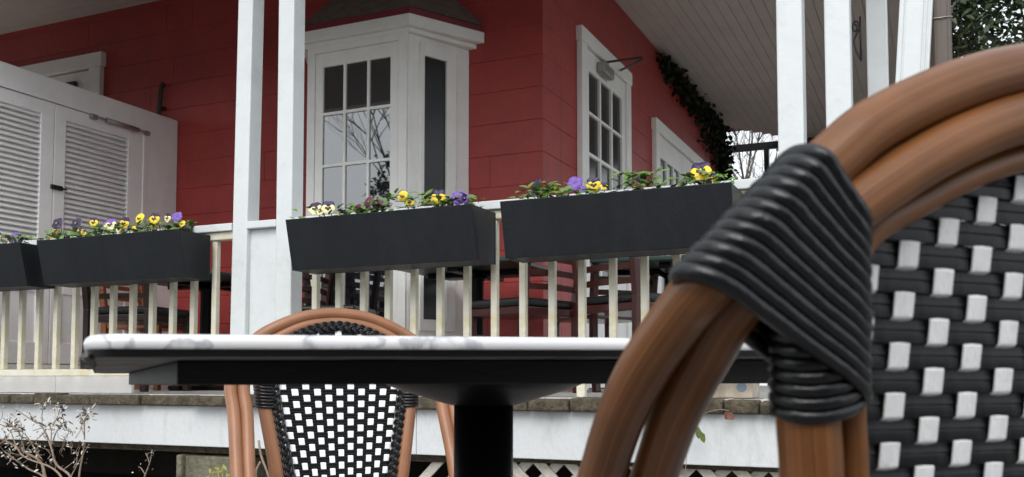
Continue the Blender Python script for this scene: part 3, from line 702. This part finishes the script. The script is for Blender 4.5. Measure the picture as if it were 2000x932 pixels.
# ------------------------------------------------------------------ trees
def tree(base, h, cr, cz, nleaf, lsize, label, name, leaves=True, seed=1, trunk=.14, depth=4, squash=1.0):
    random.seed(seed)
    t = thing(name, label, 'tree', base)
    k = MB(); tips = []; B = Vector(base)
    def br(p, d_, L, r_, dep):
        P = [p]; d_ = d_.normalized()
        for i in range(4):
            d_ = (d_+Vector((random.uniform(-.16, .16), random.uniform(-.16, .16), random.uniform(-.03, .12)))).normalized(); P.append(P[-1]+d_*L/4)
        k.tube(P, [r_*(1-.11*i) for i in range(5)], max(4, 9-2*(4-dep)) if dep > 1 else 4)
        if dep <= 1: tips.append(P[-1])
        if dep == 0: return
        n = 3 if dep > 1 else 4
        for i in range(n+(1 if not leaves else 0)):
            a = random.uniform(0, 2*math.pi); s_ = random.uniform(.45, 1.0)
            nd = (d_+Vector((math.cos(a)*s_, math.sin(a)*s_, random.uniform(-.15, .45)))).normalized()
            br(P[random.choice((2, 3, 4))] if i else P[4], nd, L*random.uniform(.55, .8), r_*.55, dep-1)
    br(B-Z*.05, Vector((.02, 0, 1)), h*.42, trunk, depth)
    k.build('trunk', M['bark'], t)
    if leaves:
        f = MB(); C = B+Z*cz
        cl = []
        for i in range(max(10, nleaf//55)):
            v = Vector((random.gauss(0, 1), random.gauss(0, 1), random.gauss(0, 1))).normalized()*random.uniform(.35, 1.0)**.6
            cl.append(C+Vector((v.x*cr, v.y*cr, v.z*cr*squash)))
        for c in cl:
            rr = random.uniform(.14, .28)*cr*.8
            for j in range(55):
                v = Vector((random.gauss(0, 1), random.gauss(0, 1), random.gauss(0, .7)))*rr*.55
                f.leaf(c+v, (random.uniform(-1, 1), random.uniform(-1, 1), random.uniform(-.8, .5)), (random.uniform(-.6, .6), random.uniform(-1, .4), 1), lsize*random.uniform(.7, 1.3), lsize*random.uniform(.4, .6))
        f.build('crown', M['evergreen'], t, recalc=False)
    return t
tree((1.35, 10.9, 0), 5.5, 1.9, 4.4, 23000, .095, 'dense evergreen tree beyond the porch on the right', 'evergreen_tree', seed=4, trunk=.13, squash=1.2)
tree((-4.2, 22.0, 0), 8.0, 0, 0, 0, 0, 'bare winter tree seen through the black frame at the porch end', 'bare_tree', False, seed=9, trunk=.085, depth=5)
tree((-9.3, -7.0, 0), 6.5, 1.45, 3.9, 5000, .11, 'evergreen tree across the yard, mirrored in the bay window panes', 'evergreen_tree', seed=14, trunk=.16, squash=1.1)
tree((8.2, 7.6, 0), 7, 2.6, 4.2, 7000, .16, 'broad evergreen tree well to the right of the porch, outside the picture', 'evergreen_tree', seed=17, trunk=.16, squash=1.2)
tree((-12.6, -8.6, 0), 10, 0, 0, 0, 0, 'bare tree across the yard, mirrored in the bay window panes', 'bare_tree', False, seed=22, trunk=.08, depth=5)

# unseen leafy screen behind the viewpoint, added to shade the near chair
random.seed(31)
t = thing('shade_hedge', 'unseen clipped leafy screen added behind the viewpoint to shade the near chair', 'shade_hedge', (1.2, -1.5, 0))
k = MB()
for i in range(9000):
    a = random.uniform(-1.9, 1.9); hgt = random.uniform(.05, 2.1); th_ = random.uniform(-.3, .3)
    ca_, sa_ = math.cos(R(24.3)), math.sin(R(24.3))
    k.leaf((1.0+a*ca_-th_*sa_, -1.45+a*sa_+th_*ca_, hgt), (random.uniform(-1, 1), random.uniform(-1, 1), random.uniform(-.5, 1)), (random.uniform(-1, 1), random.uniform(-1, 1), 1), .11, .07)
k.build('foliage', M['evergreen'], t, recalc=False)
k = MB()
for i in range(7):
    a = -1.7+i*.56; k.tube([(1.0+a*ca_, -1.45+a*sa_, -.02), (1.02+a*ca_, -1.45+a*sa_, 1.7)], [.03, .012], 7)
k.build('stem', M['bark'], t)

# ------------------------------------------------------------------ dry shrub and weeds in front of the beam
random.seed(21)
sh = thing('dry_shrub', 'leafless shrub with pale twigs and dried seed heads below the porch', 'shrub', (-3.43, 3.0, 0))
k = MB(); hd = MB(); hd2 = MB()
def stem(P, r0, r1, heads=0, hsize=.02):
    hsize *= 1.05; heads = int(heads*.9); r0 *= .75; r1 *= .75
    Q = smooth([(a, 3.0+b, c) for a, b, c in P], 5); n = len(Q)
    k.tube(Q, [r0+(r1-r0)*i/(n-1) for i in range(n)], 7)
    for i in range(heads):
        f = 1-abs(random.gauss(0, .22)); f = max(0, min(1, f)); p = Q[int(f*(n-1))]+Vector((random.gauss(0, .014), random.gauss(0, .014), random.gauss(0, .014)))
        (hd if random.random() < .55 else hd2).leaf(p, (random.uniform(-1, 1), random.uniform(-1, 1), random.uniform(-.6, 1)), (0, -1, random.uniform(-.5, 1)), hsize*random.uniform(.7, 1.6), hsize*random.uniform(.3, .6), .3)
    return Q
stem([(-3.43, 0, 0), (-3.43, 0, .15), (-3.451, 0, .278), (-3.518, -.02, .333), (-3.54, -.03, .408), (-3.597, -.03, .491), (-3.659, -.04, .526), (-3.751, -.05, .572)], .0095, .003, 30)
stem([(-3.42, .02, 0), (-3.424, .02, .279), (-3.41, .03, .411), (-3.401, .02, .508), (-3.404, .02, .572)], .007, .002, 34)
stem([(-3.50, .0, 0), (-3.607, 0, .271), (-3.661, .02, .334), (-3.763, .02, .374), (-3.901, .03, .42), (-4.03, .03, .46)], .011, .004, 26)
stem([(-3.44, -.03, 0), (-3.46, -.03, .26), (-3.521, -.03, .313), (-3.691, -.05, .367), (-3.745, -.05, .429), (-3.76, -.06, .48)], .008, .0025, 26)
stem([(-3.54, -.03, .408), (-3.50, -.04, .47), (-3.46, -.05, .50), (-3.44, -.05, .53)], .004, .002, 40)
stem([(-3.54, -.03, .408), (-3.56, -.01, .49), (-3.535, .0, .545), (-3.53, .0, .585)], .004, .002, 34)
stem([(-3.597, -.03, .491), (-3.60, -.03, .55), (-3.58, -.04, .60)], .003, .0015, 22)
stem([(-3.40, .02, .46), (-3.43, .03, .50), (-3.37, .04, .555)], .003, .0015, 30)
stem([(-3.661, .02, .334), (-3.72, .0, .44), (-3.80, -.01, .49), (-3.86, -.02, .51)], .004, .002, 44)
stem([(-3.763, .02, .374), (-3.83, .04, .46), (-3.90, .04, .50)], .004, .002, 40)
stem([(-3.451, 0, .278), (-3.43, .02, .34), (-3.39, .04, .42)], .004, .002, 14, .012)
stem([(-3.60, .05, 0), (-3.66, .05, .25), (-3.80, .06, .30), (-3.95, .06, .37)], .008, .004, 10)
stem([(-3.16, .1, 0), (-3.15, .1, .22), (-3.124, .1, .292), (-3.098, .1, .35), (-3.087, .1, .40)], .006, .002, 14, .014)
stem([(-3.124, .1, .292), (-3.15, .1, .32), (-3.165, .1, .325)], .003, .0015, 4, .01)
stem([(-3.10, .1, .34), (-3.115, .1, .37), (-3.125, .1, .385)], .003, .0015, 4, .01)
for i in range(44):
    a = random.uniform(-3.95, -3.38); z = random.uniform(.30, .50); L = random.uniform(.04, .11); q = random.uniform(.3, 2.8)
    stem([(a, random.uniform(-.05, .05), z), (a+math.cos(q)*L*.5, 0, z+math.sin(q)*L*.45), (a+math.cos(q)*L, 0, z+math.sin(q)*L)], .0026, .0012, 5, .013)
k.build('branches', M['twig'], sh); hd.build('pale_seed_heads', M['dry'], sh, recalc=False); hd2.build('dark_seed_heads', M['drydk'], sh, recalc=False)  # dried seed heads, pale and dark, along the bare twigs
t = thing('dry_weed', 'thin reddish dry weed stalks in front of the concrete pier', 'weed', (-2.40, 3.0, 0))
k = MB()
for P in ([(-2.37, 3, 0), (-2.36, 3, .2), (-2.388, 3, .322), (-2.427, 3, .404), (-2.44, 3, .463)], [(-2.43, 3, 0), (-2.43, 3, .2), (-2.45, 3, .34), (-2.43, 3, .38)], [(-2.34, 3.02, 0), (-2.37, 3.02, .25), (-2.35, 3.02, .36)]):
    k.tube(smooth(P, 5), .0045, 6)
k.build('stalk', M['twig'], t)
t = thing('weed', 'yellow green weed with small leaves at the foot of the concrete pier', 'weed', (-2.63, 3.0, 0))
k = MB()
for i in range(46):
    k.leaf((-2.63+random.gauss(0, .03), 3.0+random.gauss(0, .03), random.uniform(.05, .34)), (random.uniform(-1, 1), random.uniform(-1, 1), random.uniform(-.2, 1)), (0, -1, .6), random.uniform(.02, .04), .012)
for i in range(4): k.tube([(-2.63+.01*i, 3.0, 0), (-2.64+.014*i, 3.0, .2), (-2.66+.022*i, 3.0, .33)], .003, 5)
k.build('foliage', M['weed'], t, recalc=False)
t = thing('vine', 'small vine with one green and one brown leaf hanging before the white beam', 'vine', (-.70, 3.0, 0))
k = MB()
for q in range(3): k.leaf((-.768+.008*q, 3.22, .555-.015*q), (-.3+.3*q, -.1, -1), (0, -1, .2), .042, .022)
k.build('green_leaf', M['vine_leaf'], t, recalc=False)
k = MB(); k.leaf((-.665, 3.24, .585), (.6, -.2, -.5), (0, -1, .3), .03, .026); k.leaf((-.655, 3.24, .59), (-.5, -.2, -.7), (.3, -1, .2), .03, .03); k.build('brown_leaf', M['dead_leaf'], t, recalc=False)
k = MB(); k.tube(smooth([(-.83, 3.25, 0), (-.82, 3.25, .3), (-.775, 3.245, .56), (-.70, 3.25, .597), (-.66, 3.245, .595)], 6), .0012, 6); k.build('stem', M['twig'], t)

# ------------------------------------------------------------------ foreground: marble table (frame turned 47.3 degrees)
TH = R(47.3); U = Vector((math.cos(TH), math.sin(TH), 0)); Nn = Vector((-math.sin(TH), math.cos(TH), 0))
Ct = Vector((-.617, .5443, 0)); ZT = .7368; TX, TY = math.tan(R(.57)), math.tan(R(.92)); WX, WY = .916, .61
org = Ct+U*WX/2+Nn*WY/2
tb = thing('bistro_table', 'rectangular white marble bistro table on a single black column', 'table', (org.x, org.y, 0), TH)
def tz(x, y, dz): return ZT+x*TX-y*TY+dz
def outline(inset, rc, n=8):
    pts = []
    for cx, cy, a0 in ((WX-inset-rc, WY-inset-rc, 0), (inset+rc, WY-inset-rc, 90), (inset+rc, inset+rc, 180), (WX-inset-rc, inset+rc, 270)):
        for i in range(n+1):
            a = R(a0+90*i/n); pts.append((cx+rc*math.cos(a), cy+rc*math.sin(a)))
    return pts
def slab(layers):       # layers: (inset, corner radius, dz)
    k = MB(); rings = []
    for ins, rc, dz in layers:
        o = outline(ins, rc); rings.append(k.add([(x-WX/2, y-WY/2, tz(x, y, dz)) for x, y in o])); n = len(o)
    for a, b in zip(rings, rings[1:]):
        for i in range(n): k.face([a+i, a+(i+1) % n, b+(i+1) % n, b+i], True)
    k.face([rings[0]+i for i in range(n)]); k.face([rings[-1]+i for i in reversed(range(n))])
    return k
k = slab([(.0085, .020, 0), (.004, .022, -.0012), (.0012, .024, -.0038), (0, .025, -.007), (.0004, .025, -.0115), (.002, .024, -.0129)])
k.build('marble_top', M['marble'], tb, world=False)
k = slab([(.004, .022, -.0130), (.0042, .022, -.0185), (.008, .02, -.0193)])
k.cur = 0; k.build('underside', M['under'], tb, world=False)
k = slab([(.0025, .0235, -.01305), (.0025, .0235, -.0188)]); k.f = k.f[:-2]; k.sm = k.sm[:-2]; k.uv = k.uv[:-2]; k.mi = k.mi[:-2]
k.build('edge_band', M['dark'], tb, world=False)
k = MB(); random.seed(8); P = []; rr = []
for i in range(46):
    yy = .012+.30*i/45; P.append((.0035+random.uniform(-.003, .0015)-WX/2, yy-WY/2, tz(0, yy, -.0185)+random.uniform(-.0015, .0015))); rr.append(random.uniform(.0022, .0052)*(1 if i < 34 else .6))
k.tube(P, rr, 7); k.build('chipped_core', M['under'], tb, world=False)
k = MB()
pl = [(.076, .08, -.0219), (.85, .08, -.029), (.87, .55, -.022), (.045, .55, -.016)]
k.hexa([(x-WX/2, y-WY/2, tz(x, y, -.0195+dz)) for x, y, dz in pl]+[(x-WX/2, y-WY/2, tz(x, y, -.0195)) for x, y, dz in pl])
k.build('apron', M['apron'], tb, bevel=.0015, world=False)
k = MB(); k.lathe((0, 0, .6675), [(.0405, 0), (.05, .0025), (.075, .010), (.105, .019), (.128, .028), (.133, .034)], 48); k.build('top_flange', M['dark'], tb, world=False)
k = MB(); k.lathe((0, 0, 0), [(.0375, .03), (.0375, .668)], 40); k.build('column', M['dark'], tb, world=False)
k = MB(); k.lathe((0, 0, 0), [(.24, .03), (.24, .036), (.22, .046), (.10, .056), (.05, .075), (.038, .08)], 48); k.build('base', M['dark'], tb, world=False)

# ------------------------------------------------------------------ bistro armchairs
def bistro_chair(c):
    t = thing('bistro_armchair', c['label'], 'chair', c['loc'], TH, 'woven bistro armchairs')
    fs = c['fs']                       # +1: chair faces local +y, -1: faces local -y
    ta = c['ta']; z0 = c['z0']
    pl = lambda z: ta*(z-z0)           # local y of the back plane at height z
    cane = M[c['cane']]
    mir = lambda P: [(-x, y, z) for x, y, z in reversed(P)]
    rt = c['rt']
    for nm in ('t1', 't2'):
        P = c['foot_'+nm]+c[nm]
        P = smooth(P+[c[nm+'_top']]+mir(P), 7)
        k = MB(); k.tube(P, rt, 20); k.build('arm_hoop' , cane, t, world=False)
    P = c['t3']; P = smooth(P+[c['t3_top']]+mir(P), 7)
    k = MB(); k.tube(P, c['r3'], 14); k.build('back_hoop', cane, t, world=False)
    for s_ in (1, -1):
        P = [(s_*x, y, z) for x, y, z in c['post']]
        k = MB(); k.tube(smooth(P, 7), c['rp'], 20); k.build('rear_post', cane, t, world=False)
    # weave
    cols, r0, pitch = c['cols'], c['row0'], c['pitch']; A = .0024; v = c['view']   # v: local y direction towards the side on which the pattern was traced
    zlo = c['zlo']
    kw = MB(); kb = MB(); dy = c['wdy']
    ws = lambda z: interp(c['ws'], z)
    for ci, u0 in enumerate(cols):
        par = c['par0']+ci; A = .0025
        zt = interp(c['arch'], abs(u0)); pts = []; n = int((zt-zlo)/pitch*12)
        for i in range(n+1):
            z = zlo+(zt-zlo)*i/n; ph = math.cos(math.pi*((z-r0)/pitch+par)); ph = max(-1, min(1, (ph+.22)*4))
            pts.append((u0*ws(z), pl(z)+dy+v*A*ph, z))
        hw = c['wv']/2
        for a, b in zip(pts, pts[1:]):
            sa, sb = ws(a[2])*hw/1, ws(b[2])*hw/1
            n0 = kw.add([(a[0]-sa, a[1], a[2]), (a[0], a[1]+v*.0009, a[2]), (a[0]+sa, a[1], a[2]), (b[0]-sb, b[1], b[2]), (b[0], b[1]+v*.0009, b[2]), (b[0]+sb, b[1], b[2]),
                         (a[0]-sa, a[1]-v*.0009, a[2]), (a[0]+sa, a[1]-v*.0009, a[2]), (b[0]-sb, b[1]-v*.0009, b[2]), (b[0]+sb, b[1]-v*.0009, b[2])])
            for q in ((0, 1, 4, 3), (1, 2, 5, 4), (6, 8, 9, 7), (0, 3, 8, 6), (2, 7, 9, 5)): kw.face([n0+i for i in q])
    nr = int((.90-zlo)/pitch)+1
    kmin = int(round((zlo-r0)/pitch)); du = cols[1]-cols[0]
    A = .0003
    for rI in range(kmin, kmin+nr):
        z = r0+rI*pitch
        ue = interp(c['edge'], z)
        if ue < .012: continue
        n = max(8, int(2*ue/du*10)); sp = []
        for i in range(n+1):
            u = -ue+2*ue*i/n; ph = math.cos(math.pi*((u/ws(z)-cols[0])/du+c['par0']+rI)); ph = max(-1, min(1, ph*3.2))
            sp.append((u, pl(z)+dy-v*A*ph))
        h = pitch*.516; prof = []
        for e, yy in ((-1, .0), (-.88, .7), (-.5, 1.0), (-.13, .9), (0, .25), (.13, .9), (.5, 1.0), (.88, .7), (1, 0)): prof.append((e*h, yy*c['bump']+(.0006 if c['bump'] < .0005 and abs(e) < .14 and e > 0 else 0)))
        prof += [(.95*h, -.0008), (-.95*h, -.0008)]
        rings = []
        for (u, y_) in sp: rings.append(kb.add([(u, y_+v*q, z+e) for e, q in prof]))
        m = len(prof)
        for a, b in zip(rings, rings[1:]):
            for i in range(m): kb.face([a+i, a+(i+1) % m, b+(i+1) % m, b+i], c['bump'] > .0005 and i < 8)
    bp = kb.build('back_weave', M['weave_black'], t, world=False)
    kw.build('white_strands', M['weave_white'], bp, world=False)
    # plaited edging on the sitter's side
    E_ = c['braid']; path = smooth(E_+[c['braid_top']]+mir(E_), 10)
    T = [(path[min(i+1, len(path)-1)]-path[max(i-1, 0)]).normalized() for i in range(len(path))]
    dist = [0]
    for a, b in zip(path, path[1:]): dist.append(dist[-1]+(b-a).length)
    k = MB(); fwd = Vector((0, fs, 0)); step = .0035; npt = int(dist[-1]/step)
    for s3 in range(3):
        for off in (-.0024, .0024):
            pts = []; j = 0
            for i in range(npt+1):
                dd = i*step
                while j < len(dist)-2 and dist[j+1] < dd: j += 1
                f = (dd-dist[j])/max(1e-6, dist[j+1]-dist[j]); p = path[j].lerp(path[j+1], min(1, f)); tt = T[j]; side = tt.cross(fwd).normalized()
                a = 2*math.pi*(dd/.056+s3/3)
                pts.append(p+side*(math.sin(a)*.0090+off)+fwd*(.0035+math.sin(2*a)*.0030))
            k.tube(pts, .0025, 7)
    k.build('plaited_edging', M['cord'], t, world=False)
    # cord wraps
    for s_ in (1, -1):
        k = MB(); w_ = c['wrap']; n = w_['n']
        for i in range(n):
            f = i/(n-1)
            lx, lz = [a+(b-a)*f for a, b in zip(w_['L0'], w_['L1'])]; rx_, rz_ = [a+(b-a)*f for a, b in zip(w_['R0'], w_['R1'])]
            rL, rR = w_['rL'], w_['rR']; dL, dR = w_['dL'], w_['dR']
            P = []; sg = c['view']
            # front strand, from far left round to the right, then back behind
            P.append((lx, 0, lz)); P.append((lx+(rx_-lx)*.045, sg*dL*.62, lz+(rz_-lz)*.03)); P.append((lx+(rx_-lx)*.14, sg*dL*.98, lz+(rz_-lz)*.11))
            P.append((lx+(rx_-lx)*.30, sg*(dL*1.04), lz+(rz_-lz)*.27)); P.append((lx+(rx_-lx)*.55, sg*(dL*.55+dR*.5), lz+(rz_-lz)*.54)); P.append((lx+(rx_-lx)*.80, sg*dR*1.02, lz+(rz_-lz)*.80))
            P.append((lx+(rx_-lx)*.94, sg*dR*.75, lz+(rz_-lz)*.95)); P.append((rx_, 0, rz_))
            Bk = [(x, -y*.95, z) for x, y, z in reversed(P[1:-1])]
            Q = [Vector((s_*x, y+pl(z), z)) for x, y, z in P+Bk]
            Q = smooth(Q, 4, True)
            xm = [abs(q.x) for q in Q]; lo, hi = min(xm), max(xm)
            jt = 1+.05*math.sin(i*2.3)
            k.tube(Q, [jt*(rR+(rL-rR)*((abs(q.x)-lo)/(hi-lo))) for q in Q], 9, closed=True)
        for i in range(w_['m']):
            f = i/(w_['m']-1)
            lx, lz = [a+(b-a)*f for a, b in zip(w_['PL0'], w_['PL1'])]; rx_, rz_ = [a+(b-a)*f for a, b in zip(w_['PR0'], w_['PR1'])]
            cx, hwid = (lx+rx_)/2, abs(rx_-lx)/2; Q = []
            for j in range(20):
                a = 2*math.pi*j/20; e = math.cos(a)
                zz = lz+(rz_-lz)*(1-e)/2; zz -= w_['sag']*max(0, math.sin(a))*1.0
                Q.append(Vector((s_*(cx-hwid*e), c['view']*w_['pd']*math.sin(a)+pl(zz), zz)))
            k.tube(Q, w_['pr'], 9, closed=True)
        k.build('cord_wrap', M['cord'], t, world=False)
    # seat and front legs
    zs_ = .425; yb = pl(zs_)
    k = MB(); ring_ = []
    for i in range(40):
        a = 2*math.pi*i/40; e = lambda q: math.copysign(abs(q)**.6, q)
        ring_.append((e(math.cos(a))*.205, yb+fs*(.20+e(math.sin(a))*.195), zs_))
    k.tube(ring_, .015, 12, closed=True); k.build('seat_rim', cane, t, world=False)
    k = MB(); n0 = k.add([(x*.96, (y-yb-fs*.2)*.96+yb+fs*.2, z+.008) for x, y, z in ring_]); k.face(range(n0, n0+40))
    n1 = k.add([(x*.96, (y-yb-fs*.2)*.96+yb+fs*.2, z-.004) for x, y, z in ring_]); k.face(range(n1, n1+40))
    for i in range(40): k.face([n0+i, n0+(i+1) % 40, n1+(i+1) % 40, n1+i])
    k.build('seat', M['seat'], t, world=False)
    for s_ in (1, -1):
        k = MB(); k.tube(smooth([(s_*.20, yb+fs*.36, .42), (s_*.215, yb+fs*.37, .2), (s_*.225, yb+fs*.38, .0)], 5), .014, 14); k.build('front_leg', cane, t, world=False)
    return t
ms = bpy.data.materials.new('checked_seat_weave'); ms.use_nodes = True; _n = ms.node_tree
_c = _n.nodes.new('ShaderNodeTexChecker'); _c.inputs['Scale'].default_value = 70; _c.inputs['Color1'].default_value = (.7, .7, .7, 1); _c.inputs['Color2'].default_value = (.01, .01, .012, 1)
_t = _n.nodes.new('ShaderNodeTexCoord'); _n.links.new(_t.outputs['Object'], _c.inputs['Vector']); _n.links.new(_c.outputs[0], _n.nodes['Principled BSDF'].inputs['Base Color'])
M['seat'] = ms

# near chair: coordinates measured from the left half of its back; u is relative to the chair's centre line
UC = .171
T9 = math.tan(R(9))
def nn(P): return [(u-UC, y, z) for u, y, z in P]
zn0 = .7116
pn = lambda z, d_=0: -T9*(z-zn0)+d_
n0 = Vector((-.0615, .5461, 0))+U*UC
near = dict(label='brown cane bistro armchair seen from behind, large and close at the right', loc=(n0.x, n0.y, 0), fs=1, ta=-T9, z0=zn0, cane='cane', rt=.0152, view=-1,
    foot_t1=nn([(-.045, .36, 0), (-.045, .34, .25), (-.05, .27, .46), (-.055, .19, .57)]),
    t1=nn([(-.0648, .1318, .6371), (-.0747, .0847, .682), (-.0771, .0499, .7119), (-.0753, .0158, .7381), (-.0745, -.003, .7500), (-.040, pn(.7850), .7850), (.0014, -.0174, .8217), (.0209, -.0199, .8371), (.0738, -.024, .8633), (.132, -.0269, .8817)]),
    t1_top=(0, -.0275, .8865),
    foot_t2=nn([(-.012, .345, 0), (-.012, .325, .25), (-.017, .255, .46), (-.022, .178, .57)]),
    t2=nn([(-.0315, .1219, .6367), (-.0434, .0747, .6819), (-.0463, .0395, .7149), (-.0469, .0048, .7442), (-.022, -.014, .770), (.0194, -.0205, .8003), (.0715, -.0255, .8305), (.129, -.029, .8523)]),
    t2_top=(0, -.030, .8583),
    t3=nn([(.052, pn(.45), .45), (.0325, .0106, .6445), (.0245, .0036, .6888), (.0185, pn(.74), .74), (.0215, -.0105, .775), (.0629, -.0141, .8008), (.1, -.0169, .8184), (.1397, -.019, .8318)]),
    t3_top=(0, -.020, .8355), r3=.0085,
    post=[(-(-.045-UC)*-1, pn(.3)-.0, .0)], rp=.0175,
    cols=[-.1376-.0287+.0287*i for i in range(12)], row0=.7716, pitch=.01452, par0=0, bump=.00042, wv=.0145, wdy=.007, zlo=.47,
    ws=[(0, 1), (1, 1)], arch=[(0, .835), (.04, .832), (.075, .818), (.11, .80), (.145, .776), (.155, .76), (.17, .70)],
    edge=[(.45, .128), (.65, .138), (.70, .143), (.76, .144), (.778, .140), (.801, .108), (.818, .072), (.832, .032), (.8355, 0)],
    braid=[(-.118, pn(.46, .012), .46), (-.128, pn(.65, .012), .65), (-.132, pn(.75, .012), .75), (-.118, pn(.785, .012), .785), (-.075, pn(.812, .012), .812), (-.03, pn(.825, .012), .825)], braid_top=(0, pn(.828, .012), .828),
    wrap=dict(n=12, L0=(-.0275-UC, .8185), L1=(-.0930-UC, .7545), R0=(.0100-UC, .776), R1=(.0275-UC, .689), rL=.0050, rR=.0038, dL=.0170, dR=.0215,
              m=7, PL0=(-.0280-UC, .724), PL1=(-.0230-UC, .6830), PR0=(.026-UC, .741), PR1=(.0265-UC, .6945), sag=.007, pd=.0180, pr=.0041))
near['post'] = [(-(.025)-UC*0-UC+.045, pn(.45)-.11, 0), (-.13, pn(.45)-.03, .25), (.0135-UC, pn(.45), .45), (.0018-UC, .0103, .6466), (-.004-UC, .0051, .6796), (-.008-UC, pn(.73), .73), (.004-UC, pn(.765), .765)]
# drop the duplicated first column so the pattern starts on a traced white cell
near['par0'] = 0; near['cols'] = [-.1089-.0287*2+.0287*i for i in range(12)]
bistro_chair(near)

zf0 = .8162; pf = lambda z, d_=0: T9*(z-zf0)+d_
f0 = Vector((-1.3764, 1.9789, 0))+U*.006
def ff(P): return [(u-.006, y, z) for u, y, z in P]
far = dict(label='brown woven bistro armchair facing us across the marble table', loc=(f0.x, f0.y, 0), fs=-1, ta=T9, z0=zf0, cane='cane_lit', rt=.0145, view=-1,
    foot_t1=[(-.245, -.36, 0), (-.252, -.31, .25), (-.262, -.2019, .4883), (-.262, -.128, .62)],
    t1=[(-.265, -.0808, .685), (-.245, -.035, .745), (-.1917, -.0021, .8027), (-.134, .003, .8352), (-.0777, .0062, .8556), (-.03, .0074, .8630)], t1_top=(0, .0078, .8645),
    foot_t2=[(-.218, -.36, 0), (-.226, -.31, .25), (-.2365, -.202, .4875), (-.2340, -.128, .62)],
    t2=[(-.2360, -.0808, .6849), (-.212, -.03, .740), (-.170, -.004, .785), (-.1247, .002, .8139), (-.0790, .005, .8326), (-.03, .007, .8415)], t2_top=(0, .0072, .8430),
    t3=[(-.125, pf(.45), .45), (-.160, pf(.635), .635), (-.176, pf(.70), .70), (-.172, pf(.745), .745), (-.14, pf(.785), .785), (-.085, pf(.813), .813), (-.04, pf(.825), .825)], t3_top=(0, pf(.828), .828), r3=.0075,
    post=[(-.10, pf(.3)+.10, 0), (-.125, pf(.4)+.03, .25), (-.152, pf(.465), .465), (-.1795, pf(.635), .635), (-.190, pf(.69), .69), (-.192, pf(.72), .72)], rp=.0172,
    cols=[-.1385+.0277*i for i in range(11)], row0=.6831, pitch=.01467, par0=0, bump=.0011, wv=.0162, wdy=-.004, zlo=.44,
    ws=[(.44, .735), (.4689, .768), (.6831, 1.0), (.9, 1.0)], arch=[(0, .826), (.04, .822), (.085, .808), (.12, .79), (.145, .765)],
    edge=[(.44, .110), (.465, .1125), (.685, .149), (.76, .149), (.79, .125), (.81, .085), (.823, .04), (.828, 0)],
    braid=[(-.1190, pf(.44, -.008), .44), (-.1235, pf(.468, -.008), .468), (-.1590, pf(.685, -.008), .685), (-.158, pf(.75, -.008), .75), (-.128, pf(.79, -.008), .79), (-.08, pf(.816, -.008), .816), (-.04, pf(.828, -.008), .828)], braid_top=(0, pf(.8325, -.008), .8325),
    wrap=dict(n=13, L0=(-.218, .794), L1=(-.272, .740), R0=(-.158, .780), R1=(-.158, .715), rL=.0039, rR=.003, dL=.020, dR=.0185,
              m=11, PL0=(-.206, .715), PL1=(-.1995, .637), PR0=(-.158, .712), PR1=(-.154, .636), sag=.002, pd=.0195, pr=.0036))
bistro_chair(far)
